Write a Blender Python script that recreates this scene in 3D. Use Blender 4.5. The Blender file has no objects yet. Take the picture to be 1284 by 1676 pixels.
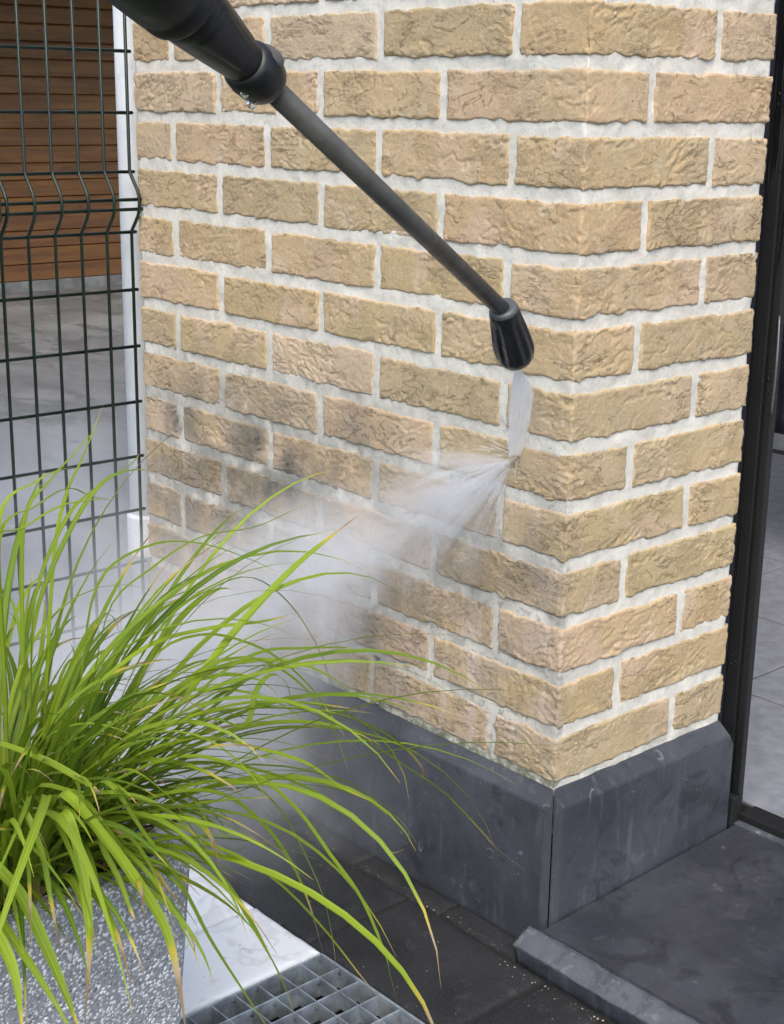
import bpy, bmesh, math, random
import numpy as np
from mathutils import Vector, Matrix

random.seed(7)
SC = bpy.context.scene
COL = SC.collection

# ------------------------------------------------------------------ camera
cam_data = bpy.data.cameras.new("camera")
cam = bpy.data.objects.new("camera", cam_data)
COL.objects.link(cam)
SC.camera = cam
RX = Vector((0.65915233, 0.75186972, 0.01449586))
FW = Vector((-0.7215679, 0.63778111, -0.26939752))
RX.normalize(); FW.normalize()
UP = RX.cross(FW)
M = Matrix((RX, UP, -FW)).transposed().to_4x4()
M.translation = Vector((1.1884, -1.3445, 1.1070))
cam.matrix_world = M
cam_data.sensor_fit = 'VERTICAL'
cam_data.sensor_height = 24.0
cam_data.lens = 24.0 * 2403.75 / 1676.0
cam_data.clip_start = 0.02
cam_data.clip_end = 2000
SC.render.resolution_x, SC.render.resolution_y = 784, 1024

# ------------------------------------------------------------------ light
SUN_DIR = Vector((0.58, -0.53, 0.97)).normalized()      # towards the sun, veiled by cloud
world = bpy.data.worlds.new("World")
SC.world = world
world.use_nodes = True
wn = world.node_tree.nodes; wl = world.node_tree.links
wn.clear()
sky = wn.new('ShaderNodeTexSky'); sky.sky_type = 'NISHITA'; sky.sun_disc = False
sky.sun_elevation = math.asin(SUN_DIR.z)
sky.sun_rotation = math.atan2(SUN_DIR.x, SUN_DIR.y)
sky.air_density = 1.0; sky.dust_density = 1.2; sky.ozone_density = 1.0
bg = wn.new('ShaderNodeBackground'); bg.inputs[1].default_value = 0.15
wo = wn.new('ShaderNodeOutputWorld')
wl.new(sky.outputs[0], bg.inputs[0]); wl.new(bg.outputs[0], wo.inputs[0])
sun_data = bpy.data.lights.new("sun", 'SUN')
sun_data.energy = 2.0; sun_data.angle = math.radians(45); sun_data.color = (1.0, 0.915, 0.775)
sun = bpy.data.objects.new("sun", sun_data); COL.objects.link(sun)
sun.rotation_euler = SUN_DIR.to_track_quat('Z', 'Y').to_euler()
sun.location = SUN_DIR * 6
SC.view_settings.view_transform = 'Standard'
SC.view_settings.look = 'None'
SC.view_settings.exposure = 0.80
SC.view_settings.gamma = 1.0
SC.cycles.use_denoising = True
SC.cycles.max_bounces = 6
SC.cycles.diffuse_bounces = 3
SC.cycles.glossy_bounces = 2
SC.cycles.use_adaptive_sampling = True
SC.cycles.adaptive_threshold = 0.045
SC.cycles.transparent_max_bounces = 24
SC.cycles.volume_bounces = 3
SC.cycles.volume_step_rate = 1.0

# ------------------------------------------------------------------ numpy noise
def _hash(ix, iy, iz, seed):
    h = (ix.astype(np.int64) * 374761393 + iy.astype(np.int64) * 668265263 + iz.astype(np.int64) * 2147483647 + seed * 974634777) & 0xFFFFFFFF
    h = ((h ^ (h >> 13)) * 1274126177) & 0xFFFFFFFF
    return h ^ (h >> 16)
_G = np.array([[1,1,0],[-1,1,0],[1,-1,0],[-1,-1,0],[1,0,1],[-1,0,1],[1,0,-1],[-1,0,-1],[0,1,1],[0,-1,1],[0,1,-1],[0,-1,-1],[1,1,0],[-1,1,0],[0,-1,1],[0,-1,-1]], float)
def pn(x, y, z, seed=0):
    x, y, z = np.broadcast_arrays(np.asarray(x, float), np.asarray(y, float), np.asarray(z, float))
    ix, iy, iz = np.floor(x), np.floor(y), np.floor(z)
    fx, fy, fz = x-ix, y-iy, z-iz
    ux, uy, uz = [t*t*t*(t*(t*6-15)+10) for t in (fx, fy, fz)]
    out = 0
    for dx in (0, 1):
        for dy in (0, 1):
            for dz in (0, 1):
                g = _G[_hash(ix+dx, iy+dy, iz+dz, seed) & 15]
                d = g[..., 0]*(fx-dx) + g[..., 1]*(fy-dy) + g[..., 2]*(fz-dz)
                out = out + d*(ux if dx else 1-ux)*(uy if dy else 1-uy)*(uz if dz else 1-uz)
    return out
def fbm(x, y, z, seed=0, oct=3):
    a, s, f = 0, 1.0, 1.0
    for o in range(oct):
        a = a + s*pn(x*f, y*f, z*f, seed+o*17); s *= .5; f *= 2.03
    return a
def sstep(a, b, t):
    t = np.clip((t-a)/(b-a), 0, 1); return t*t*(3-2*t)

# ------------------------------------------------------------------ object helpers
def tag(o, label=None, cat=None, group=None, kind=None):
    if label: o["label"] = label
    if cat: o["category"] = cat
    if group: o["group"] = group
    if kind or cat: o["kind"] = kind or 'thing'
    return o
def empty(name, loc=(0, 0, 0)):
    o = bpy.data.objects.new(name, None); o.location = loc; o.empty_display_size = .05
    COL.objects.link(o); return o
def link(name, me, mat, parent=None, smooth=False):
    o = bpy.data.objects.new(name, me); COL.objects.link(o)
    if mat is not None and not me.materials: me.materials.append(mat)
    if parent is not None:
        o.parent = parent
        o.matrix_parent_inverse = Matrix.Translation(-parent.location) if parent.type == 'EMPTY' else parent.matrix_basis.inverted()
    if smooth:
        me.polygons.foreach_set('use_smooth', [True]*len(me.polygons))
    return o
def mesh_np(name, verts, faces):
    me = bpy.data.meshes.new(name)
    me.from_pydata([tuple(v) for v in verts], [], [tuple(int(i) for i in f) for f in faces]); me.update()
    return me
def grid_faces(nu, nv, off=0, closed=False):
    f = []
    for i in range(nu - (0 if closed else 1)):
        for j in range(nv-1):
            a = off+i*nv+j; b = off+((i+1) % nu)*nv+j
            f.append((a, b, b+1, a+1))
    return f
def box_mesh(name, x0, x1, y0, y1, z0, z1, bevel=0.0, seg=2):
    bm = bmesh.new()
    bmesh.ops.create_cube(bm, size=1)
    for v in bm.verts:
        v.co = Vector(((x0+x1)/2+v.co.x*(x1-x0), (y0+y1)/2+v.co.y*(y1-y0), (z0+z1)/2+v.co.z*(z1-z0)))
    if bevel > 0:
        bmesh.ops.bevel(bm, geom=list(bm.edges), offset=bevel, segments=seg, profile=.6, affect='EDGES', clamp_overlap=True)
    me = bpy.data.meshes.new(name); bm.to_mesh(me); bm.free()
    return me
def box(name, b, mat, parent=None, bevel=0.0, seg=2):
    return link(name, box_mesh(name, *b, bevel=bevel, seg=seg), mat, parent)
def poly_prism(name, pts, axis, a0, a1, mat, parent=None, bevel=0.0):
    """extrude a closed 2D polygon along an axis; pts in the two other axes, in order"""
    def P(p, a):
        return (a, p[0], p[1]) if axis == 0 else ((p[0], a, p[1]) if axis == 1 else (p[0], p[1], a))
    bm = bmesh.new()
    lo = [bm.verts.new(P(p, a0)) for p in pts]; hi = [bm.verts.new(P(p, a1)) for p in pts]
    n = len(pts)
    bm.faces.new(lo[::-1]); bm.faces.new(hi)
    for i in range(n): bm.faces.new((lo[i], lo[(i+1) % n], hi[(i+1) % n], hi[i]))
    bmesh.ops.recalc_face_normals(bm, faces=bm.faces)
    if bevel: bmesh.ops.bevel(bm, geom=list(bm.edges), offset=bevel, segments=2, affect='EDGES', clamp_overlap=True)
    me = bpy.data.meshes.new(name); bm.to_mesh(me); bm.free()
    return link(name, me, mat, parent)
def frame_from(d):
    d = Vector(d).normalized()
    s = d.cross(Vector((0, 0, 1)))
    if s.length < 1e-4: s = Vector((1, 0, 0))
    s.normalize(); return s, s.cross(d).normalized(), d
def lathe_mesh(name, a, d, prof, seg=32, flute=None, squash=1.0, up=None):
    """profile [(t, r)] along direction d from a; flute(t)->depth for ridges"""
    s, u, d = frame_from(d)
    if up is not None:
        u = (Vector(up) - d*Vector(up).dot(d)).normalized(); s = d.cross(u)
    a = Vector(a); V = []; F = []
    for t, r in prof:
        for k in range(seg):
            th = 2*math.pi*k/seg
            rr = r
            if flute: rr = r*(1 - flute(t)*(.5+.5*math.cos(th*flute.n)))
            V.append(a+d*t+s*(rr*math.cos(th))+u*(rr*math.sin(th)*squash))
    n = len(prof)
    for i in range(n-1):
        for k in range(seg):
            k2 = (k+1) % seg
            F.append((i*seg+k, i*seg+k2, (i+1)*seg+k2, (i+1)*seg+k))
    F.append(tuple(range(seg))[::-1]); F.append(tuple((n-1)*seg+k for k in range(seg)))
    return mesh_np(name, V, F)
def tube_mesh(name, pts, r, seg=10):
    pts = [Vector(p) for p in pts]; V = []; F = []
    prev = None
    for i, p in enumerate(pts):
        d = (pts[min(i+1, len(pts)-1)]-pts[max(i-1, 0)]).normalized()
        if prev is None: s, u, _ = frame_from(d)
        else:
            u = (prev - d*prev.dot(d)).normalized(); s = d.cross(u)
        prev = u
        rr = r[i] if isinstance(r, (list, tuple)) else r
        for k in range(seg):
            th = 2*math.pi*k/seg
            V.append(p+s*rr*math.cos(th)+u*rr*math.sin(th))
    for i in range(len(pts)-1):
        for k in range(seg):
            k2 = (k+1) % seg
            F.append((i*seg+k, i*seg+k2, (i+1)*seg+k2, (i+1)*seg+k))
    F.append(tuple(range(seg))[::-1]); F.append(tuple((len(pts)-1)*seg+k for k in range(seg)))
    return mesh_np(name, V, F)

# ------------------------------------------------------------------ material helpers
class NT:
    def __init__(s, name):
        s.m = bpy.data.materials.new(name); s.m.use_nodes = True
        s.t = s.m.node_tree; s.t.nodes.clear()
        s.out = s.t.nodes.new('ShaderNodeOutputMaterial')
    def n(s, typ, **kw):
        nd = s.t.nodes.new('ShaderNode'+typ)
        for k, v in kw.items(): setattr(nd, k, v)
        return nd
    def L(s, a, b): s.t.links.new(a, b)
    def put(s, sock, v):
        if v is None: return
        if hasattr(v, 'is_output'): s.L(v, sock)
        elif isinstance(v, (tuple, list)) and len(v) == 3 and sock.type == 'RGBA': sock.default_value = (*v, 1)
        else: sock.default_value = v
    def math(s, op, a, b=None, c=None, clamp=False):
        nd = s.n('Math', operation=op); nd.use_clamp = clamp
        s.put(nd.inputs[0], a); s.put(nd.inputs[1], b); s.put(nd.inputs[2], c)
        return nd.outputs[0]
    def vmath(s, op, a, b=None):
        nd = s.n('VectorMath', operation=op); s.put(nd.inputs[0], a); s.put(nd.inputs[1], b)
        return nd.outputs['Value'] if op in ('LENGTH', 'DISTANCE', 'DOT_PRODUCT') else nd.outputs[0]
    def mix(s, f, a, b, blend='MIX'):
        nd = s.n('Mix', data_type='RGBA', blend_type=blend)
        s.put(nd.inputs[0], f); s.put(nd.inputs[6], a); s.put(nd.inputs[7], b)
        return nd.outputs[2]
    def noise(s, scale, vec=None, detail=3, rough=.55, dist=0.0, col=False):
        nd = s.n('TexNoise'); nd.inputs['Scale'].default_value = scale; nd.inputs['Detail'].default_value = detail
        nd.inputs['Roughness'].default_value = rough; nd.inputs['Distortion'].default_value = dist
        if vec is not None: s.L(vec, nd.inputs['Vector'])
        return nd.outputs['Color' if col else 'Fac']
    def vor(s, scale, vec=None, feature='F1', out='Distance', rand=1.0):
        nd = s.n('TexVoronoi', feature=feature); nd.inputs['Scale'].default_value = scale
        nd.inputs['Randomness'].default_value = rand
        if vec is not None: s.L(vec, nd.inputs['Vector'])
        return nd.outputs[out]
    def rng(s, v, a, b, c=0.0, d=1.0, smooth=True):
        nd = s.n('MapRange', interpolation_type='SMOOTHSTEP' if smooth else 'LINEAR')
        s.put(nd.inputs[0], v); nd.inputs[1].default_value = a; nd.inputs[2].default_value = b
        nd.inputs[3].default_value = c; nd.inputs[4].default_value = d
        return nd.outputs[0]
    def pos(s): return s.n('NewGeometry').outputs['Position']
    def obj(s): return s.n('TexCoord').outputs['Object']
    def rand(s): return s.n('ObjectInfo').outputs['Random']
    def sep(s, v):
        nd = s.n('SeparateXYZ'); s.L(v, nd.inputs[0]); return nd.outputs
    def scalev(s, v, xyz):
        nd = s.n('VectorMath', operation='MULTIPLY'); s.L(v, nd.inputs[0]); nd.inputs[1].default_value = xyz
        return nd.outputs[0]
    def offset_rand(s, v, k=7.0):
        r = s.math('MULTIPLY', s.rand(), k)
        nd = s.n('VectorMath', operation='ADD'); s.L(v, nd.inputs[0])
        cx = s.n('CombineXYZ')
        for i in range(3): s.L(r, cx.inputs[i])
        s.L(cx.outputs[0], nd.inputs[1]); return nd.outputs[0]
    def bump(s, h, strength, dist, normal=None):
        nd = s.n('Bump'); nd.inputs['Strength'].default_value = strength; nd.inputs['Distance'].default_value = dist
        s.put(nd.inputs['Height'], h)
        if normal is not None: s.L(normal, nd.inputs['Normal'])
        return nd.outputs[0]
    def bsdf(s, col, rough=.6, normal=None, metal=0.0, spec=.5, coat=0.0, coat_rough=.1):
        nd = s.n('BsdfPrincipled')
        s.put(nd.inputs['Base Color'], col); s.put(nd.inputs['Roughness'], rough)
        s.put(nd.inputs['Metallic'], metal); s.put(nd.inputs['Specular IOR Level'], spec)
        s.put(nd.inputs['Coat Weight'], coat); nd.inputs['Coat Roughness'].default_value = coat_rough
        if normal is not None: s.L(normal, nd.inputs['Normal'])
        return nd
    def done(s, shader):
        s.L(shader.outputs[0] if hasattr(shader, 'outputs') else shader, s.out.inputs['Surface']); return s.m

# ---- grime that sits on the left face of the pillar (world position)
def grime(t, P):
    """0..1 mask: blackish algae patches low on the left part of the wall"""
    n1 = t.noise(9, P, 4, .6)
    tot = None
    for c, r, w in (((-.63, 0, .50), .27, 1.2), ((-.66, 0, .40), .28, 1.0), ((-.45, 0, .58), .24, .6), ((-.84, 0, .54), .20, .75), ((-.20, 0, .515), .15, .7), ((-.06, 0, .52), .12, .5), ((-.40, 0, .34), .25, .5)):
        d = t.vmath('DISTANCE', P, c)
        k = t.math('MULTIPLY', t.rng(d, 0, r, 1, 0), w)
        tot = k if tot is None else t.math('MAXIMUM', tot, k)
    return t.math('MULTIPLY', tot, t.rng(n1, .36, .64), clamp=True)
def leftness(t, P):
    x, y, z = t.sep(P)
    return t.rng(y, .02, .004, 0, 1)

def mat_brick():
    t = NT('sandy_brick'); P = t.pos(); x, y, z = t.sep(P); R = t.rand()
    Q = t.offset_rand(P, 13.0)
    base = t.n('ValToRGB'); cr = base.color_ramp
    cr.elements[0].position = 0; cr.elements[0].color = (.500, .362, .214, 1)
    cr.elements[1].position = 1; cr.elements[1].color = (.560, .415, .272, 1)
    for p, c in ((.22, (.475, .368, .212, 1)), (.45, (.540, .392, .240, 1)), (.66, (.490, .372, .205, 1)), (.84, (.555, .378, .242, 1))):
        e = cr.elements.new(p); e.color = c
    t.L(R, base.inputs[0])
    n1 = t.noise(14, Q, 4, .6); n2 = t.noise(60, Q, 3, .6); n3 = t.noise(7, Q, 3, .55); n4 = t.noise(28, Q, 4, .65)
    c = t.mix(t.rng(n1, .50, .68, 0, .6), base.outputs[0], (.47, .375, .215))
    c = t.mix(t.rng(n3, .52, .66, 0, .7), c, (.585, .425, .315))
    c = t.mix(t.rng(n3, .46, .34, 0, .5), c, (.46, .375, .25))
    c = t.mix(t.rng(n4, .54, .70, 0, .5), c, (.64, .52, .385))
    c = t.mix(t.rng(n2, .56, .75, 0, .45), c, (.38, .285, .18))
    c = t.mix(1.0, c, (1.0, .98, .92), 'MULTIPLY')
    R2 = t.math('FRACT', t.math('MULTIPLY', R, 17.31))
    c = t.mix(t.rng(R2, .0, .35, .55, 0), c, (.41, .325, .205))
    c = t.mix(t.rng(R2, .70, 1.0, 0, .55), c, (.60, .465, .345))
    gr = t.noise(230, P, 3, .75)
    c = t.mix(t.rng(gr, .52, .70, 0, .55), c, (.36, .27, .165))
    c = t.mix(t.rng(gr, .46, .30, 0, .55), c, (.70, .56, .40))
    # worn, paler skin on the scoured lower left face
    left = leftness(t, P)
    wash = t.math('MULTIPLY', t.math('MULTIPLY', left, t.rng(z, .80, .42, 0, 1)), t.rng(t.noise(11, P, 4), .42, .60))
    c = t.mix(t.math('MULTIPLY', wash, .6), c, (.50, .40, .325))
    run = t.noise(34, t.scalev(P, (1, 1, .12)), 4, .6)
    c = t.mix(t.math('MULTIPLY', t.math('MULTIPLY', left, t.rng(z, .66, .34, 0, .6)), t.rng(run, .50, .66)), c, (.62, .52, .43))
    c = t.mix(t.math('MULTIPLY', t.math('MULTIPLY', left, t.rng(z, .60, .34, 0, .45)), t.rng(run, .46, .34)), c, (.36, .29, .225))
    soil = t.math('MULTIPLY', t.math('MULTIPLY', left, t.rng(x, -.12, -.55, 0, 1)), t.math('MULTIPLY', t.rng(z, .78, .54, 0, 1), t.rng(t.noise(6, P, 5, .65), .38, .62)))
    c = t.mix(t.math('MULTIPLY', soil, .72), c, (.235, .212, .178))
    g = t.math('MULTIPLY', grime(t, P), left)
    c = t.mix(t.math('MULTIPLY', g, .88), c, (.095, .092, .080))
    gf = t.math('MULTIPLY', t.rng(t.noise(120, P, 2), .56, .64), t.math('MULTIPLY', left, t.rng(z, .72, .45, .0, .30)))
    c = t.mix(gf, c, (.12, .11, .085))
    # sparse pits
    sp = t.rng(t.vor(55, Q), .085, .05)
    c = t.mix(t.math('MULTIPLY', sp, t.rng(t.noise(20, Q), .55, .65)), c, (.16, .10, .06))
    # lime bloom smears
    c = t.mix(t.rng(t.noise(24, Q, 5, .7, 1.2), .63, .74, 0, .5), c, (.70, .62, .50))
    S = t.scalev(Q, (1, 1, 1.9))
    wr = t.noise(34, S, 6, .66, .8)
    fr = t.math('FRACT', t.math('MULTIPLY', wr, 7.0))
    saw = t.math('MULTIPLY', t.rng(fr, .0, .80, 0, 1, False), t.rng(fr, 1.0, .86, 0, 1, False))
    saw = t.math('MULTIPLY', saw, t.rng(t.noise(13, Q, 3), .44, .62))
    h1 = t.noise(190, P, 4, .7); h2 = t.noise(620, P, 2, .6)
    lw_ = t.noise(12, t.scalev(Q, (1, 1, 2.6)), 6, .66, .8)
    ln = t.math('MULTIPLY', t.rng(t.math('ABSOLUTE', t.math('SUBTRACT', lw_, .5)), .0, .013, 1, 0), t.rng(t.noise(11, Q, 3), .50, .60))
    b = t.bump(ln, .8, .0036); b.node.invert = True
    b = t.bump(saw, .6, .0018, b); b = t.bump(h1, .8, .0013, b); b = t.bump(h2, .4, .0006, b)
    ro = t.math('SUBTRACT', .86, t.math('MULTIPLY', left, t.rng(z, .62, .3, 0, .22)))
    return t.done(t.bsdf(c, ro, b, spec=.35))
def mat_mortar():
    t = NT('lime_mortar'); P = t.pos(); x, y, z = t.sep(P)
    n1 = t.noise(30, P, 5, .65); n2 = t.noise(260, P, 3, .6)
    c = t.mix(t.rng(n1, .35, .68), (.735, .695, .615), (.62, .582, .510))
    c = t.mix(t.rng(n2, .58, .76, 0, .35), c, (.50, .46, .41))
    left = leftness(t, P)
    low = t.rng(z, .85, .45, 0, .85)
    c = t.mix(t.math('MULTIPLY', t.math('MULTIPLY', left, low), t.rng(t.noise(18, P, 4), .40, .62)), c, (.43, .41, .37))
    g = t.math('MULTIPLY', grime(t, P), left)
    c = t.mix(t.math('MULTIPLY', g, .8), c, (.13, .13, .115))
    gs = t.math('MULTIPLY', t.rng(t.noise(55, P, 4, .7), .53, .62), t.math('MULTIPLY', left, t.rng(z, .78, .60, 0, .55)))
    c = t.mix(gs, c, (.20, .20, .18))
    gm = t.noise(240, P, 3, .75)
    c = t.mix(t.rng(gm, .54, .70, 0, .5), c, (.45, .42, .37))
    c = t.mix(t.math('MULTIPLY', t.rng(t.vor(60, P), .075, .03), .8), c, (.16, .14, .12))
    sl = t.math('MULTIPLY', t.math('MULTIPLY', left, t.rng(x, -.05, -.50, .15, 1)), t.math('MULTIPLY', t.rng(z, .84, .56, 0, 1), t.rng(t.noise(10, P, 5, .65), .36, .60)))
    c = t.mix(t.math('MULTIPLY', sl, .6), c, (.27, .255, .22))
    # moss creeping up from the plinth
    moss = t.math('MULTIPLY', t.rng(z, .262, .225), t.rng(t.noise(46, P, 5, .7), .40, .58))
    c = t.mix(t.math('MULTIPLY', moss, t.math('ADD', t.math('MULTIPLY', left, .62), .22)), c, (.105, .125, .055))
    b = t.bump(t.noise(230, P, 4, .65), .5, .0016); b = t.bump(t.noise(800, P, 2), .4, .0006, b)
    return t.done(t.bsdf(c, .9, b, spec=.3))
def mat_bluestone(name, base=(.042, .0445, .054), light=(.17, .175, .19), rough=.50, streak=.5):
    t = NT(name); P = t.pos()
    n1 = t.noise(7, P, 5, .6); n2 = t.noise(40, P, 4, .65)
    c = t.mix(t.rng(n1, .35, .65), base, tuple(v*1.5 for v in base))
    c = t.mix(t.rng(n2, .5, .75, 0, .4), c, tuple(v*.62 for v in base))
    vs = t.scalev(P, (1, 1, .18))
    c = t.mix(t.math('MULTIPLY', t.rng(t.noise(60, vs, 3), .56, .72), streak*.5), c, light)
    # fossil flecks: short pale arcs
    vd = t.vor(26, t.vmath('ADD', P, t.scalev(t.noise(14, P, 2, col=True), (.06, .06, .06))), 'F1')
    arc = t.math('MULTIPLY', t.rng(vd, .16, .20), t.rng(vd, .255, .215))
    arc = t.math('MULTIPLY', arc, t.rng(t.noise(22, P, 2), .57, .66))
    c = t.mix(t.math('MULTIPLY', arc, .8), c, light)
    dots = t.math('MULTIPLY', t.rng(t.vor(70, t.vmath('ADD', P, t.scalev(t.noise(90, P, 2, col=True), (.012, .012, .012)))), .17, .07), t.rng(t.noise(16, P, 2), .55, .64))
    c = t.mix(t.math('MULTIPLY', dots, .85), c, light)
    c = t.mix(t.rng(t.noise(18, P, 7, .75, 1.2), .57, .68, 0, .45), c, tuple(v*.7 for v in light))
    c = t.mix(t.rng(t.noise(11, P, 6, .7, .8), .54, .66, 0, .6), c, tuple(v*.45 for v in base))
    c = t.mix(t.rng(t.noise(520, P, 2), .55, .75, 0, .35), c, tuple(v*.8 for v in light))
    b = t.bump(t.noise(240, P, 3), .35, .0007); b = t.bump(t.noise(25, P, 3), .25, .003, b)
    ro = t.rng(t.noise(9, P, 5, .65), .36, .64, rough-.20, rough+.15)
    return t.done(t.bsdf(c, ro, b, spec=.5))
def mat_paver():
    t = NT('dark_paver'); P = t.pos(); Q = t.offset_rand(P, 5)
    c = t.mix(t.rng(t.noise(10, Q, 4), .35, .65), (.011, .011, .012), (.021, .021, .023))
    c = t.mix(t.rng(t.noise(300, P, 2), .6, .72, 0, .6), c, (.085, .083, .080))
    c = t.mix(t.math('MULTIPLY', t.rng(t.vor(38, P), .07, .035), .7), c, (.22, .20, .17))
    c = t.mix(t.rng(t.noise(22, P, 6, .7), .54, .70, 0, .45), c, (.065, .064, .062))
    b = t.bump(t.noise(380, P, 3, .7), .7, .0016)
    return t.done(t.bsdf(c, .72, b))
def mat_plain(name, col, rough, bump=0.0, bscale=300, metal=0.0, var=.15, coat=0.0, spec=.5, vscale=12):
    t = NT(name); P = t.pos()
    c = t.mix(t.rng(t.noise(vscale, P, 4), .3, .7), tuple(v*(1-var) for v in col), tuple(min(1, v*(1+var)) for v in col))
    b = t.bump(t.noise(bscale, P, 3), bump, .001) if bump else None
    ro = t.rng(t.noise(vscale*2.3, P, 3), .3, .7, max(.03, rough-.08), min(1, rough+.08))
    return t.done(t.bsdf(c, ro, b, metal, spec, coat))
def mat_marble():
    t = NT('white_marble'); P = t.pos()
    Wp = t.vmath('ADD', P, t.scalev(t.noise(9, P, 3, col=True), (.15, .15, .15)))
    vein = t.rng(t.math('ABSOLUTE', t.math('SUBTRACT', t.noise(8, t.scalev(Wp, (1, .5, 1)), 3), .5)), .0, .035, .45, 0)
    c = t.mix(vein, (.87, .88, .89), (.60, .59, .57))
    st = t.math('MULTIPLY', t.rng(t.noise(45, t.scalev(P, (.5, 1, 1)), 5, .7), .60, .70), t.rng(t.noise(9, P, 2), .45, .6))
    c = t.mix(t.math('MULTIPLY', st, .65), c, (.25, .20, .13))
    c = t.mix(t.math('MULTIPLY', t.rng(t.vor(48, P), .07, .04), .8), c, (.09, .08, .06))
    return t.done(t.bsdf(c, .35, t.bump(t.noise(90, P), .1, .001)))
def mat_aggregate():
    t = NT('exposed_aggregate'); P = t.pos()
    nd = t.n('TexVoronoi', feature='F1'); nd.inputs['Scale'].default_value = 250
    Wp = t.vmath('ADD', P, t.scalev(t.noise(160, P, 2, col=True), (.0035, .0035, .0035)))
    t.L(Wp, nd.inputs['Vector'])
    cell = t.sep(nd.outputs['Color'])[0]; dist = nd.outputs['Distance']
    rp = t.n('ValToRGB'); cr = rp.color_ramp
    cr.elements[0].color = (.24, .24, .25, 1); cr.elements[1].color = (.90, .91, .94, 1)
    for p, c in ((.3, (.40, .40, .42, 1)), (.55, (.60, .60, .63, 1)), (.8, (.85, .85, .88, 1))):
        e = cr.elements.new(p); e.color = c
    t.L(cell, rp.inputs[0])
    c = t.mix(t.rng(dist, .42, .66, 0, 1), rp.outputs[0], (.28, .285, .305))
    patch = t.rng(t.noise(55, P, 3), .57, .66)
    c = t.mix(t.math('MULTIPLY', patch, .8), c, (.27, .275, .295))
    hh = t.math('MULTIPLY', t.rng(dist, .15, .65, 1, 0), t.math('SUBTRACT', 1.15, patch))
    b = t.bump(hh, .6, .0022)
    return t.done(t.bsdf(c, .6, b))
def mat_blade(name, tone=0.0):
    t = NT(name)
    uv = t.n('UVMap'); u, v, _ = t.sep(uv.outputs[0])
    P = t.pos(); R = t.rand()
    at = t.n('Attribute', attribute_name='tint'); tint = at.outputs['Fac']
    c = t.mix(tint, (.12, .21, .015), (.34, .46, .03))
    c = t.mix(t.rng(v, .0, .25, .55, 0), c, (.30, .33, .085))
    mid = t.math('ABSOLUTE', t.math('SUBTRACT', u, .5))
    c = t.mix(t.rng(mid, .10, .02, 0, .45), c, (.42, .50, .07))
    stripe = t.n('TexNoise'); stripe.inputs['Scale'].default_value = 1.0; stripe.inputs['Detail'].default_value = 2
    cx = t.n('CombineXYZ'); t.L(t.math('MULTIPLY', u, 14), cx.inputs[0]); t.L(t.math('MULTIPLY', v, 3), cx.inputs[1]); t.L(t.math('MULTIPLY', tint, 50), cx.inputs[2])
    t.L(cx.outputs[0], stripe.inputs['Vector'])
    c = t.mix(t.rng(stripe.outputs['Fac'], .45, .65, 0, .35), c, (.05, .10, .008))
    dead = t.n('Attribute', attribute_name='dead').outputs['Fac']
    edge = t.math('SUBTRACT', 1.0, t.math('MULTIPLY', dead, .16))
    tipm = t.math('SUBTRACT', v, edge)
    c = t.mix(t.rng(tipm, -.05, .0), c, (.55, .45, .06))
    c = t.mix(t.rng(tipm, .0, .05), c, (.50, .38, .22))
    c = t.mix(t.rng(tipm, .05, .09, 0, .6), c, (.17, .09, .045))
    bs = t.bsdf(c, .52, None, spec=.35)
    tr = t.n('BsdfTranslucent'); t.L(c, tr.inputs[0])
    mx = t.n('MixShader'); mx.inputs[0].default_value = .35
    t.L(bs.outputs[0], mx.inputs[1]); t.L(tr.outputs[0], mx.inputs[2])
    return t.done(mx)
def mat_wood():
    t = NT('shed_wood'); P = t.pos(); Q = t.offset_rand(P, 9)
    s = t.scalev(Q, (6, .7, 9))
    n = t.noise(3, s, 5, .6, .8)
    c = t.mix(t.rng(n, .35, .65), (.118, .046, .010), (.20, .086, .018))
    c = t.mix(t.rng(t.vor(4.5, t.scalev(Q, (1, 1, 2.6))), .10, .05, 0, .8), c, (.06, .022, .010))
    c = t.mix(t.math('MULTIPLY', t.rand(), .35), c, (.12, .05, .022))
    return t.done(t.bsdf(c, .6, t.bump(n, .3, .003)))
def mat_yard():
    t = NT('yard_concrete'); P = t.pos()
    c = t.mix(t.rng(t.noise(1.6, P, 5, .6), .35, .65), (.115, .108, .100), (.185, .176, .165))
    d = t.math('MULTIPLY', t.rng(t.noise(1.7, t.scalev(P, (1, 2.2, 1)), 7, .72, .9), .50, .60), .85)
    c = t.mix(d, c, (.085, .078, .066))
    c = t.mix(t.rng(t.noise(6, P, 4, .7), .62, .72, 0, .6), c, (.34, .32, .29))
    return t.done(t.bsdf(c, .8, t.bump(t.noise(40, P, 4), .4, .004)))
def mat_black_frame():
    t = NT('black_aluminium'); P = t.pos()
    dr = t.rng(t.vor(130, t.scalev(P, (1, 1, .55))), .22, .10)
    dr = t.math('MULTIPLY', dr, t.rng(t.noise(22, P, 2), .5, .6))
    run = t.rng(t.noise(70, t.scalev(P, (1, 1, .05)), 3), .58, .66)
    h = t.math('ADD', dr, t.math('MULTIPLY', run, .6))
    b = t.bump(h, .7, .002)
    c = t.mix(run, (.011, .0115, .012), (.006, .006, .007))
    ro = t.math('SUBTRACT', .52, t.math('MULTIPLY', h, .3))
    return t.done(t.bsdf(c, ro, b))
def mat_glass_drop():
    t = NT('water_drop')
    nd = t.n('BsdfPrincipled'); nd.inputs['Base Color'].default_value = (1, 1, 1, 1); nd.inputs['Roughness'].default_value = .02
    nd.inputs['IOR'].default_value = 1.33; nd.inputs['Transmission Weight'].default_value = 1.0
    return t.done(nd)
MB = mat_brick(); MM = mat_mortar()
M_PLINTH = mat_bluestone('plinth_bluestone')
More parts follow.
